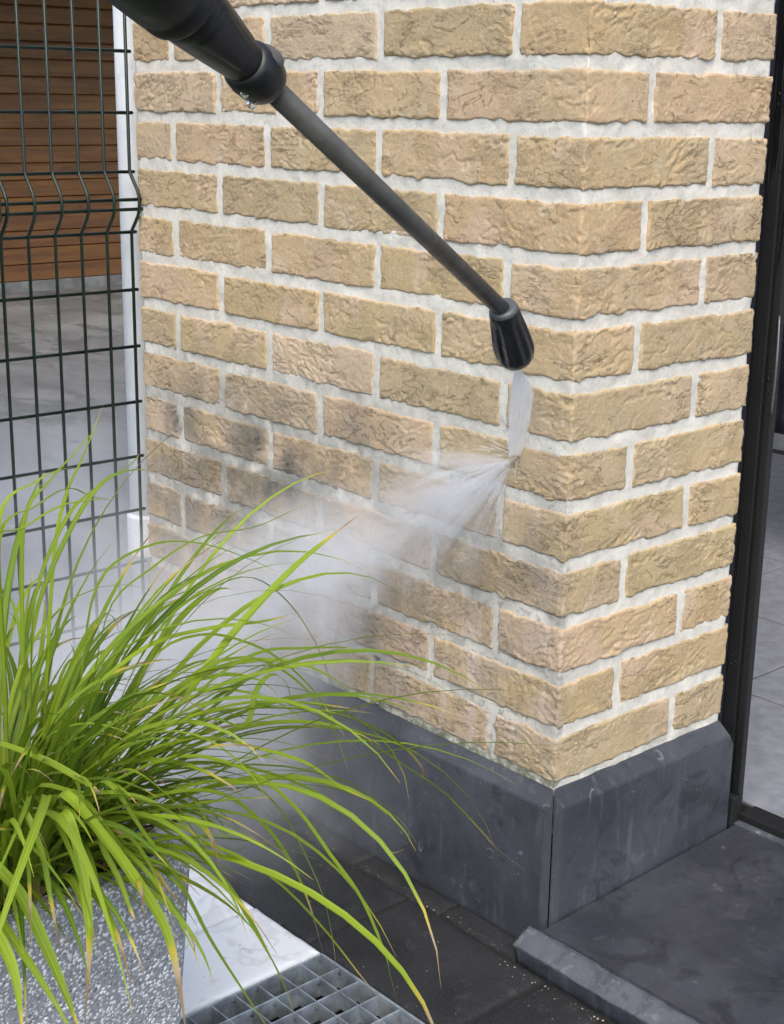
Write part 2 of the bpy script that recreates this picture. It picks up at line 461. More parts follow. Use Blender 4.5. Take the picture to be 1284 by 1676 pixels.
M_SILL = mat_bluestone('sill_bluestone', (.033, .0335, .042), (.11, .11, .12), .46, .25)
M_HEWN = mat_bluestone('hewn_bluestone', (.058, .061, .073), (.20, .21, .23), .66, .8)
M_PAVER = mat_paver(); M_MARBLE = mat_marble(); M_AGG = mat_aggregate()
M_BLADE = mat_blade('grass_blade')
M_WOOD = mat_wood(); M_YARD = mat_yard(); M_FRAME = mat_black_frame(); M_DROP = mat_glass_drop()
M_NAVY = mat_plain('navy_sealing_strip', (.016, .017, .026), .6)
M_RUBBER = mat_plain('black_rubber', (.012, .012, .012), .5, .15, 500)
M_GRIP = mat_plain('black_grip_plastic', (.013, .013, .0135), .36, .25, 700, var=.25)
M_PIPE = mat_plain('grey_lance_tube', (.082, .079, .072), .44, .25, 260, var=.18, vscale=25)
M_NOZ = mat_plain('black_nozzle_plastic', (.012, .012, .013), .26, .05, 300)
M_NOZRING = mat_plain('grey_nozzle_collar', (.09, .095, .10), .4)
M_WHITE = mat_plain('white_pvc', (.93, .93, .93), .35, var=.02)
M_GREEN = mat_plain('green_coated_wire', (.006, .016, .009), .4, var=.3)
M_STEEL = mat_plain('galvanised_steel', (.34, .38, .41), .38, .15, 200, metal=.5, var=.3, vscale=40)
M_PIT = mat_plain('dark_drain_pit', (.012, .013, .015), .5)
M_DIRT = mat_plain('dark_soil', (.018, .013, .009), .9, .6, 150)
M_JOINT = mat_plain('joint_sand', (.018, .017, .016), .95, .6, 300)
M_TILE = mat_plain('grey_floor_tile', (.235, .24, .27), .45, .25, 260, var=.14, vscale=30)
M_GROUT = mat_plain('dark_grout', (.03, .03, .032), .9)
M_WALL = mat_plain('grey_room_wall', (.40, .40, .41), .8)
M_CURTAIN = mat_plain('navy_curtain', (.012, .015, .026), .85, .9, 120, var=.5, vscale=60)
M_FASCIA = mat_plain('pale_fascia', (.75, .70, .60), .6)
M_CHROME = mat_plain('brushed_handle', (.22, .22, .23), .35, metal=.6)

# ================================================================== THE SETTING
COURSE = 0.077; PITCH = 0.25293; JOINT = 0.0138; BED = 0.0166
ZROW0 = 1.27
# ground sheet to the horizon, then the yard slab behind the fence
g = link('ground', box_mesh('ground', -300, 300, -300, 300, -.30, -.060), M_JOINT); tag(g, kind='structure')
yard = link('yard', box_mesh('yard', -60, -1.03, -60, 60, -.25, -.004), M_YARD); tag(yard, kind='structure')

# pavement: dark pavers, narrow border strip against the plinth, marble strip
pavement = empty('pavement', (-.3, -.15, -.01)); tag(pavement, kind='structure')
def paver_mesh(x0, x1, y0, y1, z0, z1, seed, nx=10, rough=.0012):
    """bevelled slab with slightly worn, uneven arrises"""
    g = .0022
    xs = np.concatenate([[x0, x0+.004], np.linspace(x0+.012, x1-.012, nx), [x1-.004, x1]])
    ny = max(4, int((y1-y0)/.02))
    ys = np.concatenate([[y0, y0+.004], np.linspace(y0+.010, y1-.010, ny), [y1-.004, y1]])
    X, Y = np.meshgrid(xs, ys, indexing='ij')
    d = np.minimum(np.minimum(X-x0, x1-X), np.minimum(Y-y0, y1-Y))
    Zt = z1 - .0035*(1-sstep(0, .006, d)) + rough*fbm(X*22, Y*22, 0*X, seed)
    wob = .0022*(1-sstep(0, .01, d))
    Xw = X + wob*pn(X*70, Y*70, 0, seed+3); Yw = Y + wob*pn(X*70, Y*70, 5, seed+4)
    n, m = X.shape
    V = np.stack([Xw, Yw, Zt], -1).reshape(-1, 3)
    F = grid_faces(n, m)
    ring = [i*m for i in range(n)] + [(n-1)*m+j for j in range(1, m)] + [i*m+m-1 for i in range(n-2, -1, -1)] + [j for j in range(m-2, 0, -1)]
    off = len(V)
    low = V[ring].copy(); low[:, 2] = z0
    V = np.concatenate([V, low])
    R = len(ring)
    for k in range(R):
        F.append((ring[k], off+k, off+(k+1) % R, ring[(k+1) % R]))
    return mesh_np('paver', V, F)
def paver(b, seed, mat=None, name='paver', **kw):
    me = paver_mesh(*b, seed, **kw)
    return link(name, me, mat or M_PAVER, pavement, smooth=True)
sd = 10
xj = [-1.30, -1.02, -.755, -.484, -.2105, .059, .163, .43, .70, .97]
for i in range(len(xj)-1):
    sd += 1; dz = random.uniform(-.0015, .0015)
    paver((xj[i]+.003, xj[i+1]-.003, -.2480, -.0660, -.05, dz), sd)
xs_ = [-1.02, -.80, -.50, -.335, -.150, .0]
for i in range(len(xs_)-1):
    sd += 1
    paver((xs_[i]+.002, xs_[i+1]-.002, -.0610, -.0215, -.05, random.uniform(-.001, .002)), sd, nx=8)
# rows in front of the grate and beyond it
xm = [-1.10, -.79, -.485, -.331, -.1795]
for i in range(len(xm)-1):
    sd += 1
    paver((xm[i]+.0016, xm[i+1]-.0016, -.62, -.2515, -.05, .0005*i), sd, mat=M_MARBLE, name='marble_tile', rough=.0003)
for i, (a, b) in enumerate(((-1.1, -.8), (-.8, -.5), (-.5, -.2), (-.2, .1), (.1, .4), (.4, .7), (.7, 1.0), (1.0, 1.3))):
    sd += 1
    paver((a+.002, b-.002, -.92, -.7245, -.05, 0), sd)
for i, (a, b) in enumerate(((.445, .70), (.70, .97))):
    for (c, d) in ((-.48, -.2525), (-.72, -.4845)):
        sd += 1
        paver((a+.002, b-.002, c, d, -.05, 0), sd)
# small stones and grit in the joints
rg = random.Random(3)
gv = []; gf = []
for k in range(85):
    if k < 40: x, y = rg.uniform(-.02, .30), -.078-abs(rg.gauss(0, .010))
    elif k < 65: x, y = rg.uniform(-.6, .0), -.063+rg.gauss(0, .003)
    else: x, y = rg.uniform(-.5, .35), rg.uniform(-.24, -.03)
    r = rg.choice((.0008, .001, .0013, .002))
    if x > .0 and y > -.075: continue
    base = len(gv)
    for (a, b, c) in ((1, 0, 0), (-1, 0, 0), (0, 1, 0), (0, -1, 0), (0, 0, 1), (0, 0, -1)):
        k2 = r*rg.uniform(.6, 1.2); gv.append((x+a*k2, y+b*k2, .002+c*k2*.7))
    for f in ((0, 2, 4), (2, 1, 4), (1, 3, 4), (3, 0, 4), (2, 0, 5), (1, 2, 5), (3, 1, 5), (0, 3, 5)): gf.append(tuple(base+i for i in f))
grit = link('grit', mesh_np('grit', gv, gf), mat_plain('pale_grit', (.30, .26, .20), .8, var=.5, vscale=300))
tag(grit, 'pale grit scattered in the paving joints', 'grit', kind='stuff')

# ================================================================== BRICK PILLAR
pillar = empty('brick_pillar', (-.5, .18, 0))
tag(pillar, 'sandy yellow brick pillar with white mortar joints on a dark stone plinth', 'pillar')
RC = .0026
def plan_front(s, x_left):
    """s measured from the left end of a run on the -Y face, round the corner, up the +X face"""
    Lf = -x_left - RC
    arc = RC*math.pi/2
    a = np.clip((s-Lf)/arc, 0, 1)*math.pi/2
    px = np.where(s < Lf, x_left+s, np.where(s < Lf+arc, -RC+RC*np.sin(a), 0))
    py = np.where(s < Lf, 0, np.where(s < Lf+arc, RC-RC*np.cos(a), RC+(s-Lf-arc)))
    return px, py, np.sin(a), -np.cos(a)
def plan_left(s, x_left):
    return x_left+s, np.zeros_like(s), np.zeros_like(s), -np.ones_like(s)
def plan_right(s, y0):
    return np.zeros_like(s), y0+s, np.ones_like(s), np.zeros_like(s)
def brick_mesh(plan, p0, S, zc, H, seed, proud):
    rs = np.random.RandomState(seed)
    res = .0019
    ns = int(S/res); nz = int(H/res)
    s1 = np.linspace(0, S, ns); v1 = np.linspace(0, 1, nz)
    s, v = np.meshgrid(s1, v1, indexing='ij')
    # uneven outline
    k = seed*3.7
    top = H/2 + .0026*fbm(s*30, k, 0, 1, 4) + .0018*pn(s*9, k, 4, 2) - .0045*np.maximum(0, pn(s*38, k, 31, 12)-.22)
    bot = -H/2 + .0030*fbm(s*34, k, 9, 3, 4) + .0020*pn(s*10, k, 14, 4) - .0060*np.maximum(0, pn(s*42, k, 33, 13)-.25)
    z = zc + bot + (top-bot)*v
    wl = .0022*fbm(v*4, k, 21, 5, 3); wr = .0022*fbm(v*4, k, 29, 6, 3)
    ss = s + wl*(1-s/S) + wr*(s/S)
    px, py, nx, ny = plan(ss, p0)
    # moulded skin: creases and folds
    zz = z-zc
    h = .0007*fbm(s*16, zz*24, k, 9, 3)
    edge = np.abs(v-.5)*2
    for q in range(2):
        th = rs.uniform(-.55, .55)
        a = s*math.cos(th)+zz*math.sin(th); b = zz*math.cos(th)-s*math.sin(th)
        o = rs.uniform(0, 90)
        N = fbm(a*(9+5*q)+o, b*(24+10*q), k+q*7, 20+q, 5)
        tt = N*(2.3+.5*q)+rs.uniform(0, 1)
        f = tt-np.floor(tt)
        f = np.where(f < .9, f/.9, (1-f)/.1)
        mk = pn(s*10+o, zz*16, k+q*3, 10+q) + .20*sstep(.4, 1, edge) + rs.uniform(-.26, .04)
        mk = sstep(.02, .30, mk-.06*q)
        h = h + (.0021 if q == 0 else .0012)*mk*(f-.5)
        N2 = fbm(a*13+o+5, b*30, k+q*5, 30+q, 4)
        cr = np.exp(-(N2/.045)**2)*sstep(.05, .35, pn(s*13-o, zz*22, k, 34+q))
        h = h - .0017*cr
    h = h + .00045*fbm(s*130, zz*130, k, 15, 2)
    # arrises: worn back by uneven amounts so the mortar laps over in places
    d_s = np.minimum(s, S-s); d_z = np.minimum((z-zc)-bot, top-(z-zc))
    r = .0014+.0036*sstep(-.1, .5, fbm(s*45, zz*45, k, 40, 2))
    def rnd(d): return r - np.sqrt(np.maximum(r*r-(r-np.minimum(d, r))**2, 0))
    h = h - rnd(d_s)*.8 - rnd(d_z)*.8 + proud
    if plan is plan_front:      # chipped corner arris
        dc = np.abs(s-(-p0-RC*.6))
        h = h - .0024*np.exp(-(dc/.0045)**2)*np.maximum(0, fbm(zz*70, k, dc*90, 44, 3)+.12)*2
    P = np.stack([px+nx*h, py+ny*h, z], -1)
    # skirts
    back = np.stack([-nx, -ny, 0*nx], -1)*.016
    full = np.zeros((ns+2, nz+2, 3))
    full[1:-1, 1:-1] = P
    full[1:-1, 0] = P[:, 0]+back[:, 0]; full[1:-1, -1] = P[:, -1]+back[:, -1]
    full[0, 1:-1] = P[0]+back[0]; full[-1, 1:-1] = P[-1]+back[-1]
    full[0, 0] = full[0, 1]; full[0, -1] = full[0, -2]; full[-1, 0] = full[-1, 1]; full[-1, -1] = full[-1, -2]
    n, m = ns+2, nz+2
    idx = np.arange(n*m).reshape(n, m)
    F = np.stack([idx[:-1, :-1], idx[1:, :-1], idx[1:, 1:], idx[:-1, 1:]], -1).reshape(-1, 4)
    V = full.reshape(-1, 3)
    me = bpy.data.meshes.new('brick')
    me.vertices.add(len(V)); me.vertices.foreach_set('co', V.ravel())
    me.loops.add(F.size); me.loops.foreach_set('vertex_index', F.ravel().astype(np.int32))
    me.polygons.add(len(F)); me.polygons.foreach_set('loop_start', np.arange(0, F.size, 4, dtype=np.int32))
    me.polygons.foreach_set('use_smooth', np.ones(len(F), bool))
    me.update(calc_edges=True)
    return me
X_END = -.992
BH = COURSE-BED
seed = 100
for k in range(-3, 14):
    zc = ZROW0-k*COURSE
    even = k % 2 == 0
    Lb = PITCH-JOINT
    Hd = (Lb-JOINT)/2
    # corner brick: stretcher on one face, header on the other
    wl_, wr_ = (Lb, Hd) if even else (Hd, Lb)
    seed += 1; rr = random.Random(seed)
    arc = RC*math.pi/2
    me = brick_mesh(plan_front, -wl_, (wl_-RC)+arc+(wr_-RC), zc, BH, seed, rr.uniform(-.0004, .0008))
    link('brick', me, MB, pillar)
    # rest of the left face
    x1 = -wl_-JOINT
    while x1 > X_END+.02:
        x0 = max(x1-Lb, X_END)
        seed += 1; rr = random.Random(seed)
        jx = rr.uniform(-.0015, .0015)
        me = brick_mesh(plan_left, x0+jx, x1-x0-abs(jx), zc+rr.uniform(-.001, .001), BH+rr.uniform(-.0015, .001), seed, rr.uniform(-.001, .0012))
        link('brick', me, MB, pillar)
        x1 = x0-JOINT
    # rest of the right face
    y0 = wr_+JOINT
    S = 1.5*PITCH-JOINT-y0
    seed += 1; rr = random.Random(seed)
    me = brick_mesh(plan_right, y0, S, zc+rr.uniform(-.001, .001), BH+rr.uniform(-.0015, .001), seed, rr.uniform(-.0008, .001))
    link('brick', me, MB, pillar)
# mortar core
def mortar():
    res = .0034
    Y_END = 1.5*PITCH-JOINT-.003
    z = np.arange(.16, 1.545, res)
    S = (-X_END-.004-RC)+RC*math.pi/2+(Y_END-RC)
    cs = -X_END-.004-RC
    s1 = np.unique(np.concatenate([np.arange(0, S+1e-6, res), np.linspace(cs-.002, cs+RC*1.57+.002, 9)]))
    s, zz = np.meshgrid(s1, z, indexing='ij')
    px, py, nx, ny = plan_front(s, X_END+.004)
    h = -.0024 + .0017*fbm(s*24, zz*24, 0, 51, 3) + .0005*fbm(s*110, zz*110, 0, 52, 3)
    # trowel slumps along bed joints
    h = h + .0012*pn(s*40, zz*14, 3, 53)
    h = h - .0022*np.exp(-((s-cs-RC*.8)/.0045)**2)*(.6+fbm(zz*40, 0, 0, 57, 2))
    # pressed back behind the bodies of the bricks
    row = np.round((ZROW0-zz)/COURSE); dzr = np.abs(zz-(ZROW0-row*COURSE))
    ev = (row.astype(int) % 2 == 0)
    uu = np.where(py < RC, -px, py)
    ph = np.where(py < RC, np.where(ev, 0, .5), np.where(ev, .5, 0))
    q = (uu+JOINT/2)/PITCH-ph
    dj = np.abs(q-np.round(q))*PITCH
    corner = uu < .03
    deep = sstep(0, .004, BH/2-.006-dzr)*np.where(corner, 1, sstep(0, .004, dj-.014))
    h = h - .006*deep
    # open weep joint low in the left face
    hole = (np.abs(px+.3685) < .0062) & (py < .001) & (zz > .226) & (zz < .305)
    h = np.where(hole, -.022, h)
    V = np.stack([px+nx*h, py+ny*h, zz], -1)
    n, m = s.shape
    # wrap behind
    extra = np.zeros((3, m, 3)); extra[0] = (X_END+.006, .36, 0); extra[1] = (-.1, Y_END+.001, 0); extra[2] = (-.02, Y_END+.001, 0)
    for e in range(3): extra[e, :, 2] = z
    full = np.concatenate([extra[:1], V, extra[2:], extra[1:2]])
    n = len(full)
    idx = np.arange(n*m).reshape(n, m)
    F = np.stack([idx[:-1, :-1], idx[1:, :-1], idx[1:, 1:], idx[:-1, 1:]], -1).reshape(-1, 4)
    Vv = full.reshape(-1, 3)
    faces = [tuple(f) for f in F.tolist()] + [tuple(int(idx[i, m-1]) for i in range(n))]
    me = bpy.data.meshes.new('mortar')
    me.from_pydata(Vv.tolist(), [], faces); me.update()
    return link('mortar', me, MM, pillar, smooth=True)
mortar()
# plinth: two mitred bluestone slabs with chamfered arrises
E_ = .020; ZT = .2275; ZO = .2085
def plinth(left):
    bm = bmesh.new()
    g = .0006
    if left:
        bot = [(-1.0, -E_), (.002, -E_), (.0110-g, -.0110-g), (-.008, .010), (-1.0, .010)]
        inner = [(-1.0, -.0005), (-.0012, -.0012)]
    else:
        bot = [(E_, .374), (E_, -.002), (.0110+g, -.0110+g), (-.008, .012), (-.008, .374)]
        inner = [(.0005, .374-.012), (.0012-.0002, .0004)]
    z0 = -.04
    B = [bm.verts.new((x, y, z0)) for x, y in bot]
    T = [bm.verts.new((bot[0][0], bot[0][1]-(0 if left else .010), ZO)), bm.verts.new((bot[1][0], bot[1][1], ZO)), bm.verts.new((bot[2][0], bot[2][1], ZO+.0085))]
    I = [bm.verts.new((inner[0][0], inner[0][1], ZT)), bm.verts.new((inner[1][0], inner[1][1], ZT))]
    K = [bm.verts.new((bot[4][0], bot[4][1]-(0 if left else .012), ZT)), bm.verts.new((bot[3][0], bot[3][1], ZT))]
    if not left:
        T0b = bm.verts.new((bot[0][0], bot[0][1], ZO-.014)); 
    f = lambda *v: bm.faces.new(v)
    if left: f(B[0], B[1], T[1], T[0])
    else: f(B[0], B[1], T[1], T[0], T0b)
    f(B[1], B[2], T[2], T[1]); f(T[0], T[1], I[1], I[0]); f(T[1], T[2], I[1])
    f(I[0], I[1], K[1], K[0]); f(B[2], B[3], K[1], I[1], T[2]); f(B[3], B[4], K[0], K[1])
    if left: f(B[4], B[0], T[0], I[0], K[0])
    else: f(B[4], B[0], T0b, T[0], I[0], K[0])
    f(*B[::-1])
    bmesh.ops.recalc_face_normals(bm, faces=bm.faces)
    bmesh.ops.bevel(bm, geom=list(bm.edges), offset=.0012, segments=2, affect='EDGES', clamp_overlap=True)
    me = bpy.data.meshes.new('plinth_slab'); bm.to_mesh(me); bm.free()
    return link('plinth_slab', me, M_PLINTH, pillar)
plinth(True); plinth(False)

# ================================================================== DOOR SILL
sill = empty('door_sill', (.6, .15, 0))
tag(sill, 'dark bluestone door sill sloping outward beside the pillar plinth', 'sill')
def zs(y): return .0445+.0335*(y+.038)
poly_prism('sill_slab', [(-.0385, -.04), (-.0385, zs(-.0385)), (.385, zs(.385)), (.385, -.04)], 0, .0235, 1.6, M_SILL, sill, .002)
def nosing():
    xs = np.arange(.003, 1.6, .004)
    prof = [(-.0375, -.03), (-.0375, .0410), (-.0400, .0428), (-.046, .0400), (-.053, .0362), (-.060, .0325), (-.0655, .0293), (-.0690, .0272), (-.0698, .0255), (-.0640, .018), (-.0580, -.03)]
    V = []
    for x in xs:
        for i, (y, z) in enumerate(prof):
            a = .0017 if 2 <= i <= 8 else 0.0
            n = float(a)
            V.append((x, y, z, n))
    V = np.array(V)
    nz = fbm(V[:, 0]*55, V[:, 1]*55, V[:, 2]*55, 71, 3)
    n2 = pn(V[:, 0]*9, V[:, 1]*9, V[:, 2]*9, 72)
    V[:, 2] += V[:, 3]*nz; V[:, 1] += V[:, 3]*(.8*nz+1.4*n2)
    n, m = len(xs), len(prof)
    F = grid_faces(n, m)
    F.append(tuple(range(m))); F.append(tuple((n-1)*m+j for j in range(m))[::-1])
    for i in range(n-1): F.append((i*m, i*m+m-1, (i+1)*m+m-1, (i+1)*m))
    me = mesh_np('sill_nosing', V[:, :3], F)
    return link('sill_nosing', me, M_HEWN, sill, smooth=True)
nosing()

# ================================================================== DOOR FRAME
frame = empty('patio_doorway', (.01, .42, .06))
tag(frame, 'wet black aluminium patio doorway at the right edge of the brick pillar', 'doorway')
box('sealing_strip', (-.040, -.0185, .3795, .40, .055, 2.2), M_NAVY, frame, .001)
# sealant squeezed out unevenly against the brick
zz = np.arange(.2, 1.6, .012)
pts = [(-.026+.003*pn(z*9, 0, 0, 5), .3765+.0015*pn(z*14, 3, 0, 6), z) for z in zz]
link('sealant_bead', tube_mesh('sealant_bead', pts, [float(.006+.0035*pn(z*22, 1, 1, 9)) for z in zz], 8), M_NAVY, frame, smooth=True)
box('outer_profile', (-.0175, .0055, .393, .408, .057, 2.2), M_FRAME, frame, .0016)
box('gasket', (.0056, .0085, .398, .406, .057, 2.2), M_RUBBER, frame)
box('inner_profile', (.0086, .0222, .395, .4065, .057, 2.2), M_FRAME, frame, .002)
box('foot_block', (-.012, .024, .378, .3925, .052, .105), M_RUBBER, frame, .002)
box('threshold_rail', (.0226, 1.6, .400, .440, .055, .0725), M_FRAME, frame, .002)
box('threshold_ramp', (.0226, 1.6, .386, .3995, .052, .062), M_HEWN, frame, .002)
hp = [(.0235+.010*math.sin(math.pi*t), .392-.012*math.sin(math.pi*t), .69+.14*t) for t in np.linspace(0, 1, 14)]
link('pull_handle', tube_mesh('pull_handle', hp, .0015, 8), M_CHROME, frame, smooth=True)

# ================================================================== ROOM BEHIND
room_floor = link('room_floor', box_mesh('room_floor', -1.5, 2.2, .4405, 2.56, .0, .0655), M_GROUT); tag(room_floor, kind='structure')
ty = [.4425, .813, 1.18, 1.55, 1.92, 2.29, 2.5]
tx = [-1.49, -1.404, -1.034, -.664, -.294, .076, .446, .816, 1.186, 1.556, 1.926]
for i in range(len(tx)-1):
    for j_ in range(len(ty)-1):
        me = box_mesh('tile', tx[i]+.003, tx[i+1]-.003, ty[j_]+.003, ty[j_+1]-.003, .06, .0695, .0012, 1)
        link('tile', me, M_TILE, room_floor)
for nm, b in (('room_wall_back', (-1.5, 2.2, 2.5605, 2.66, 0, 2.4)), ('room_wall_left', (-1.56, -1.5005, .3705, 2.66, 0, 2.4)), ('ceiling', (-1.56, 2.2, 1.3, 2.66, 2.4005, 2.5)), ('room_wall_front', (-1.5, -.042, .3705, .43, .0, 2.4))):  # unseen ceiling, left open near the doorway so sky brightens the tiles
    w = link(nm, box_mesh(nm, *b), M_WALL); tag(w, kind='structure')
# hanging curtain
def curtain():
    V = []; xs = np.linspace(-.75, .05, 90)
    for side in (0, 1):
        for x in xs:
            zb = .38+.55*max(0, (x+.62))
            for z in np.linspace(zb, 2.395, 40):
                y = 1.55+.035*math.sin(x*55)+.012*math.sin(x*131+z*3)+.012*float(pn(x*30, z*30, 0, 33))+side*.012
                V.append((x, y, z))
    n, m = 90, 40
    F = [tuple(f[::-1]) for f in grid_faces(n, m)] + grid_faces(n, m, n*m)
    def q(i, j): return i*m+j
    for i in range(n-1):
        F.append((q(i, 0), q(i+1, 0), n*m+q(i+1, 0), n*m+q(i, 0))); F.append((q(i, m-1), n*m+q(i, m-1), n*m+q(i+1, m-1), q(i+1, m-1)))
    for j in range(m-1):
        F.append((q(0, j), n*m+q(0, j), n*m+q(0, j+1), q(0, j+1))); F.append((q(n-1, j), q(n-1, j+1), n*m+q(n-1, j+1), n*m+q(n-1, j)))
    o = link('curtain', mesh_np('curtain', V, F), M_CURTAIN, smooth=True)
    tag(o, 'dark navy curtain hanging in the room behind the doorway', 'curtain')
curtain()

# ================================================================== SHED BEHIND THE FENCE
shed = empty('shed', (-6.9, 3.2, 0))
tag(shed, 'brown timber clad shed beyond the green wire fence', 'shed')
zc = .10; pp = .0962
nb = 0
box('base_course', (-7.0, -6.725, .2, 6.2, -.02, .058), mat_plain('shed_base_concrete', (.17, .165, .155), .85, .5, 60, var=.3), shed, .004)
z = .06
while z < 2.35:
    me = bpy.data.meshes.new('plank')
    pr = [(-6.80, z), (-6.735, z), (-6.728, z+.004), (-6.728, z+pp-.012), (-6.737, z+pp-.003), (-6.80, z+pp-.004)]
    V = [(x, .25, q) for x, q in pr]+[(x, 6.15, q) for x, q in pr]
    F = [(0, 1, 2, 3, 4, 5), (11, 10, 9, 8, 7, 6)]+[(i, i+6, (i+1) % 6+6, (i+1) % 6) for i in range(6)]
    me.from_pydata(V, [], F); me.update()
    link('plank', me, M_WOOD, shed)
    z += pp
    if z > 1.60: break
ZTOP = z
box('backing', (-6.99, -6.801, .25, 6.15, .058, ZTOP+.3), M_PIT, shed)
box('fascia', (-6.80, -6.70, .2, 6.2, ZTOP+.004, ZTOP+.20), M_FASCIA, shed, .004)
box('roof', (-9.5, -5.75, .0, 6.4, ZTOP+.205, ZTOP+.30), mat_plain('shed_roof_sheet', (.10, .10, .105), .6), shed, .01)  # unseen roof, its overhang made deep to shade the plank wall
box('side_wall', (-9.4, -6.81, 6.05, 6.15, 0, ZTOP+.2), M_WOOD, shed)

# ================================================================== DOWNPIPE
dp = empty('downpipe', (-1.055, .045, 0))
tag(dp, 'white plastic downpipe standing between the wire fence and the brick pillar', 'pipe')
link('pipe', lathe_mesh('pipe', (-1.052, .040, 0), (0, 0, 1), [(0, .034), (2.3, .034)], 40), M_WHITE, dp, smooth=True)
link('socket', lathe_mesh('socket', (-1.052, .040, .30), (0, 0, 1), [(0, .0345), (.0, .040), (.07, .040), (.075, .0345)], 40), M_WHITE, dp)
link('bracket', lathe_mesh('bracket', (-1.052, .040, 1.32), (0, 0, 1), [(0, .0345), (0, .039), (.03, .039), (.03, .0345)], 40), M_WHITE, dp)

# ================================================================== WIRE FENCE
fence = empty('wire_fence', (-1.005, -.3, 0))
tag(fence, 'dark green welded wire fence panel with a V fold', 'fence')
FX = -1.005; Y0 = -2.3; Y1 = .006
fold = [(1.60, 0), (.990, 0), (.984, .002), (.958, .022), (.948, .027), (.935, .028), (.922, .026), (.913, .021), (.890, .002), (.884, 0), (.02, 0)]
proto = tube_mesh('vertical_wire', [(FX+d, 0, z) for z, d in fold], .0029, 8)
proto.polygons.foreach_set('use_smooth', [True]*len(proto.polygons))
y = -.006
while y > Y0:
    o = link('vertical_wire', proto, M_GREEN, fence)
    o.location.y = y
    y -= .0483
hz = [1.57, 1.472, 1.375, 1.2785, 1.180, 1.082, .986, .942, .926, .886, .788, .690, .592, .494, .396, .298, .200, .102, .04]
protoh = tube_mesh('horizontal_wire', [(FX-.0048, Y0, 0), (FX-.0048, Y1, 0)], .0029, 8)
protoh.polygons.foreach_set('use_smooth', [True]*len(protoh.polygons))
for h in hz:
    o = link('horizontal_wire', protoh, M_GREEN, fence)
    o.location.z = h
    if h in (.942, .926): o.location.x += .028
box('post', (-1.075, -1.015, -.345, -.285, -.02, 1.65), M_GREEN, fence, .004)
box('post_clip', (-1.014, -.965, -.335, -.262, .915, .955), M_GREEN, fence, .004)

# ================================================================== PLANTER
planter = empty('planter', (-.176, -.757, 0))
tag(planter, 'square grey planter of exposed aggregate concrete holding the grass clump', 'planter')
def planter_body():
    cx, cy, hw = -.176, -.757, .185
    rings = []
    def ring(h, z, n=14, r=.012):
        pts = []
        for (sx, sy, a0) in ((1, 1, 0), (-1, 1, 90), (-1, -1, 180), (1, -1, 270)):
            for k in range(5):
                a = math.radians(a0+90*k/4)
                pts.append((cx+sx*(h-r)+r*math.cos(a), cy+sy*(h-r)+r*math.sin(a), z))
        return pts
    prof = [(hw-.021, 0.0), (hw-.019, .003), (hw-.0005, .330), (hw-.0015, .3355), (hw-.005, .338), (hw-.026, .338), (hw-.030, .334), (hw-.032, .28)]
    V = []; F = []
    for h, z in prof: V += ring(h, z)
    m = 20
    for i in range(len(prof)-1):
        for k in range(m):
            F.append((i*m+k, i*m+(k+1) % m, (i+1)*m+(k+1) % m, (i+1)*m+k))
    F.append(tuple(range(m))[::-1])
    return mesh_np('planter_body', V, F)
link('planter_body', planter_body(), M_AGG, planter)
sx = np.linspace(-.325, -.027, 24); sy = np.linspace(-.906, -.608, 24)
X, Y = np.meshgrid(sx, sy, indexing='ij')
Zs = .305+.012*fbm(X*30, Y*30, 0*X, 91, 3)
link('soil', mesh_np('soil', np.stack([X, Y, Zs], -1).reshape(-1, 3), grid_faces(24, 24)), M_DIRT, planter, smooth=True)

# ================================================================== GRASS CLUMP
plant = empty('grass_plant', (-.14, -.73, .31))
tag(plant, 'bright green clump of long arching grass blades in the grey planter', 'grass')
C0 = Vector((-.135, -.725, .33))
def catmull(pts, n):
    P = [Vector(p) for p in pts]
    P = [P[0]*2-P[1]] + P + [P[-1]*2-P[-2]]
    out = []
    segs = len(P)-3
    for i in range(n+1):
        u = i/n*segs; k = min(int(u), segs-1); t = u-k
        a, b, c, d = P[k:k+4]
        out.append(.5*((2*b)+(c-a)*t+(2*a-5*b+4*c-d)*t*t+(3*b-a-3*c+d)*t**3))
    return out
def blade_geo(path, width, rng, twist=0.0, fold=.35):
    """ribbon with a central fold; returns verts, faces, uvs per vertex"""
    n = len(path); V = []; UV = []
    side_prev = None
    az = (path[-1]-path[0]); 
    for i, p in enumerate(path):
        t = i/(n-1)
        d = (path[min(i+1, n-1)]-path[max(i-1, 0)]).normalized()
        s = d.cross(Vector((0, 0, 1)))
        if s.length < .15 and side_prev is not None: s = side_prev
        if side_prev is not None:
            if s.dot(side_prev) < 0: s = -s
            s = (s.normalized()+side_prev*1.5)
        s = (s - d*s.dot(d)).normalized(); side_prev = s
        nrm = s.cross(d)
        a = twist*t
        s2 = s*math.cos(a)+nrm*math.sin(a); n2 = nrm*math.cos(a)-s*math.sin(a)
        w = width*.5*(.55+.45*min(1, t/.25))*(1 if t < .55 else max(.04, 1-((t-.55)/.45)**1.6))
        V += [p-s2*w+n2*(w*fold), p, p+s2*w+n2*(w*fold)]
        UV += [(0, t), (.5, t), (1, t)]
    F = []
    for i in range(n-1):
        a = i*3
        F += [(a, a+1, a+4, a+3), (a+1, a+2, a+5, a+4)]
    return V, F, UV
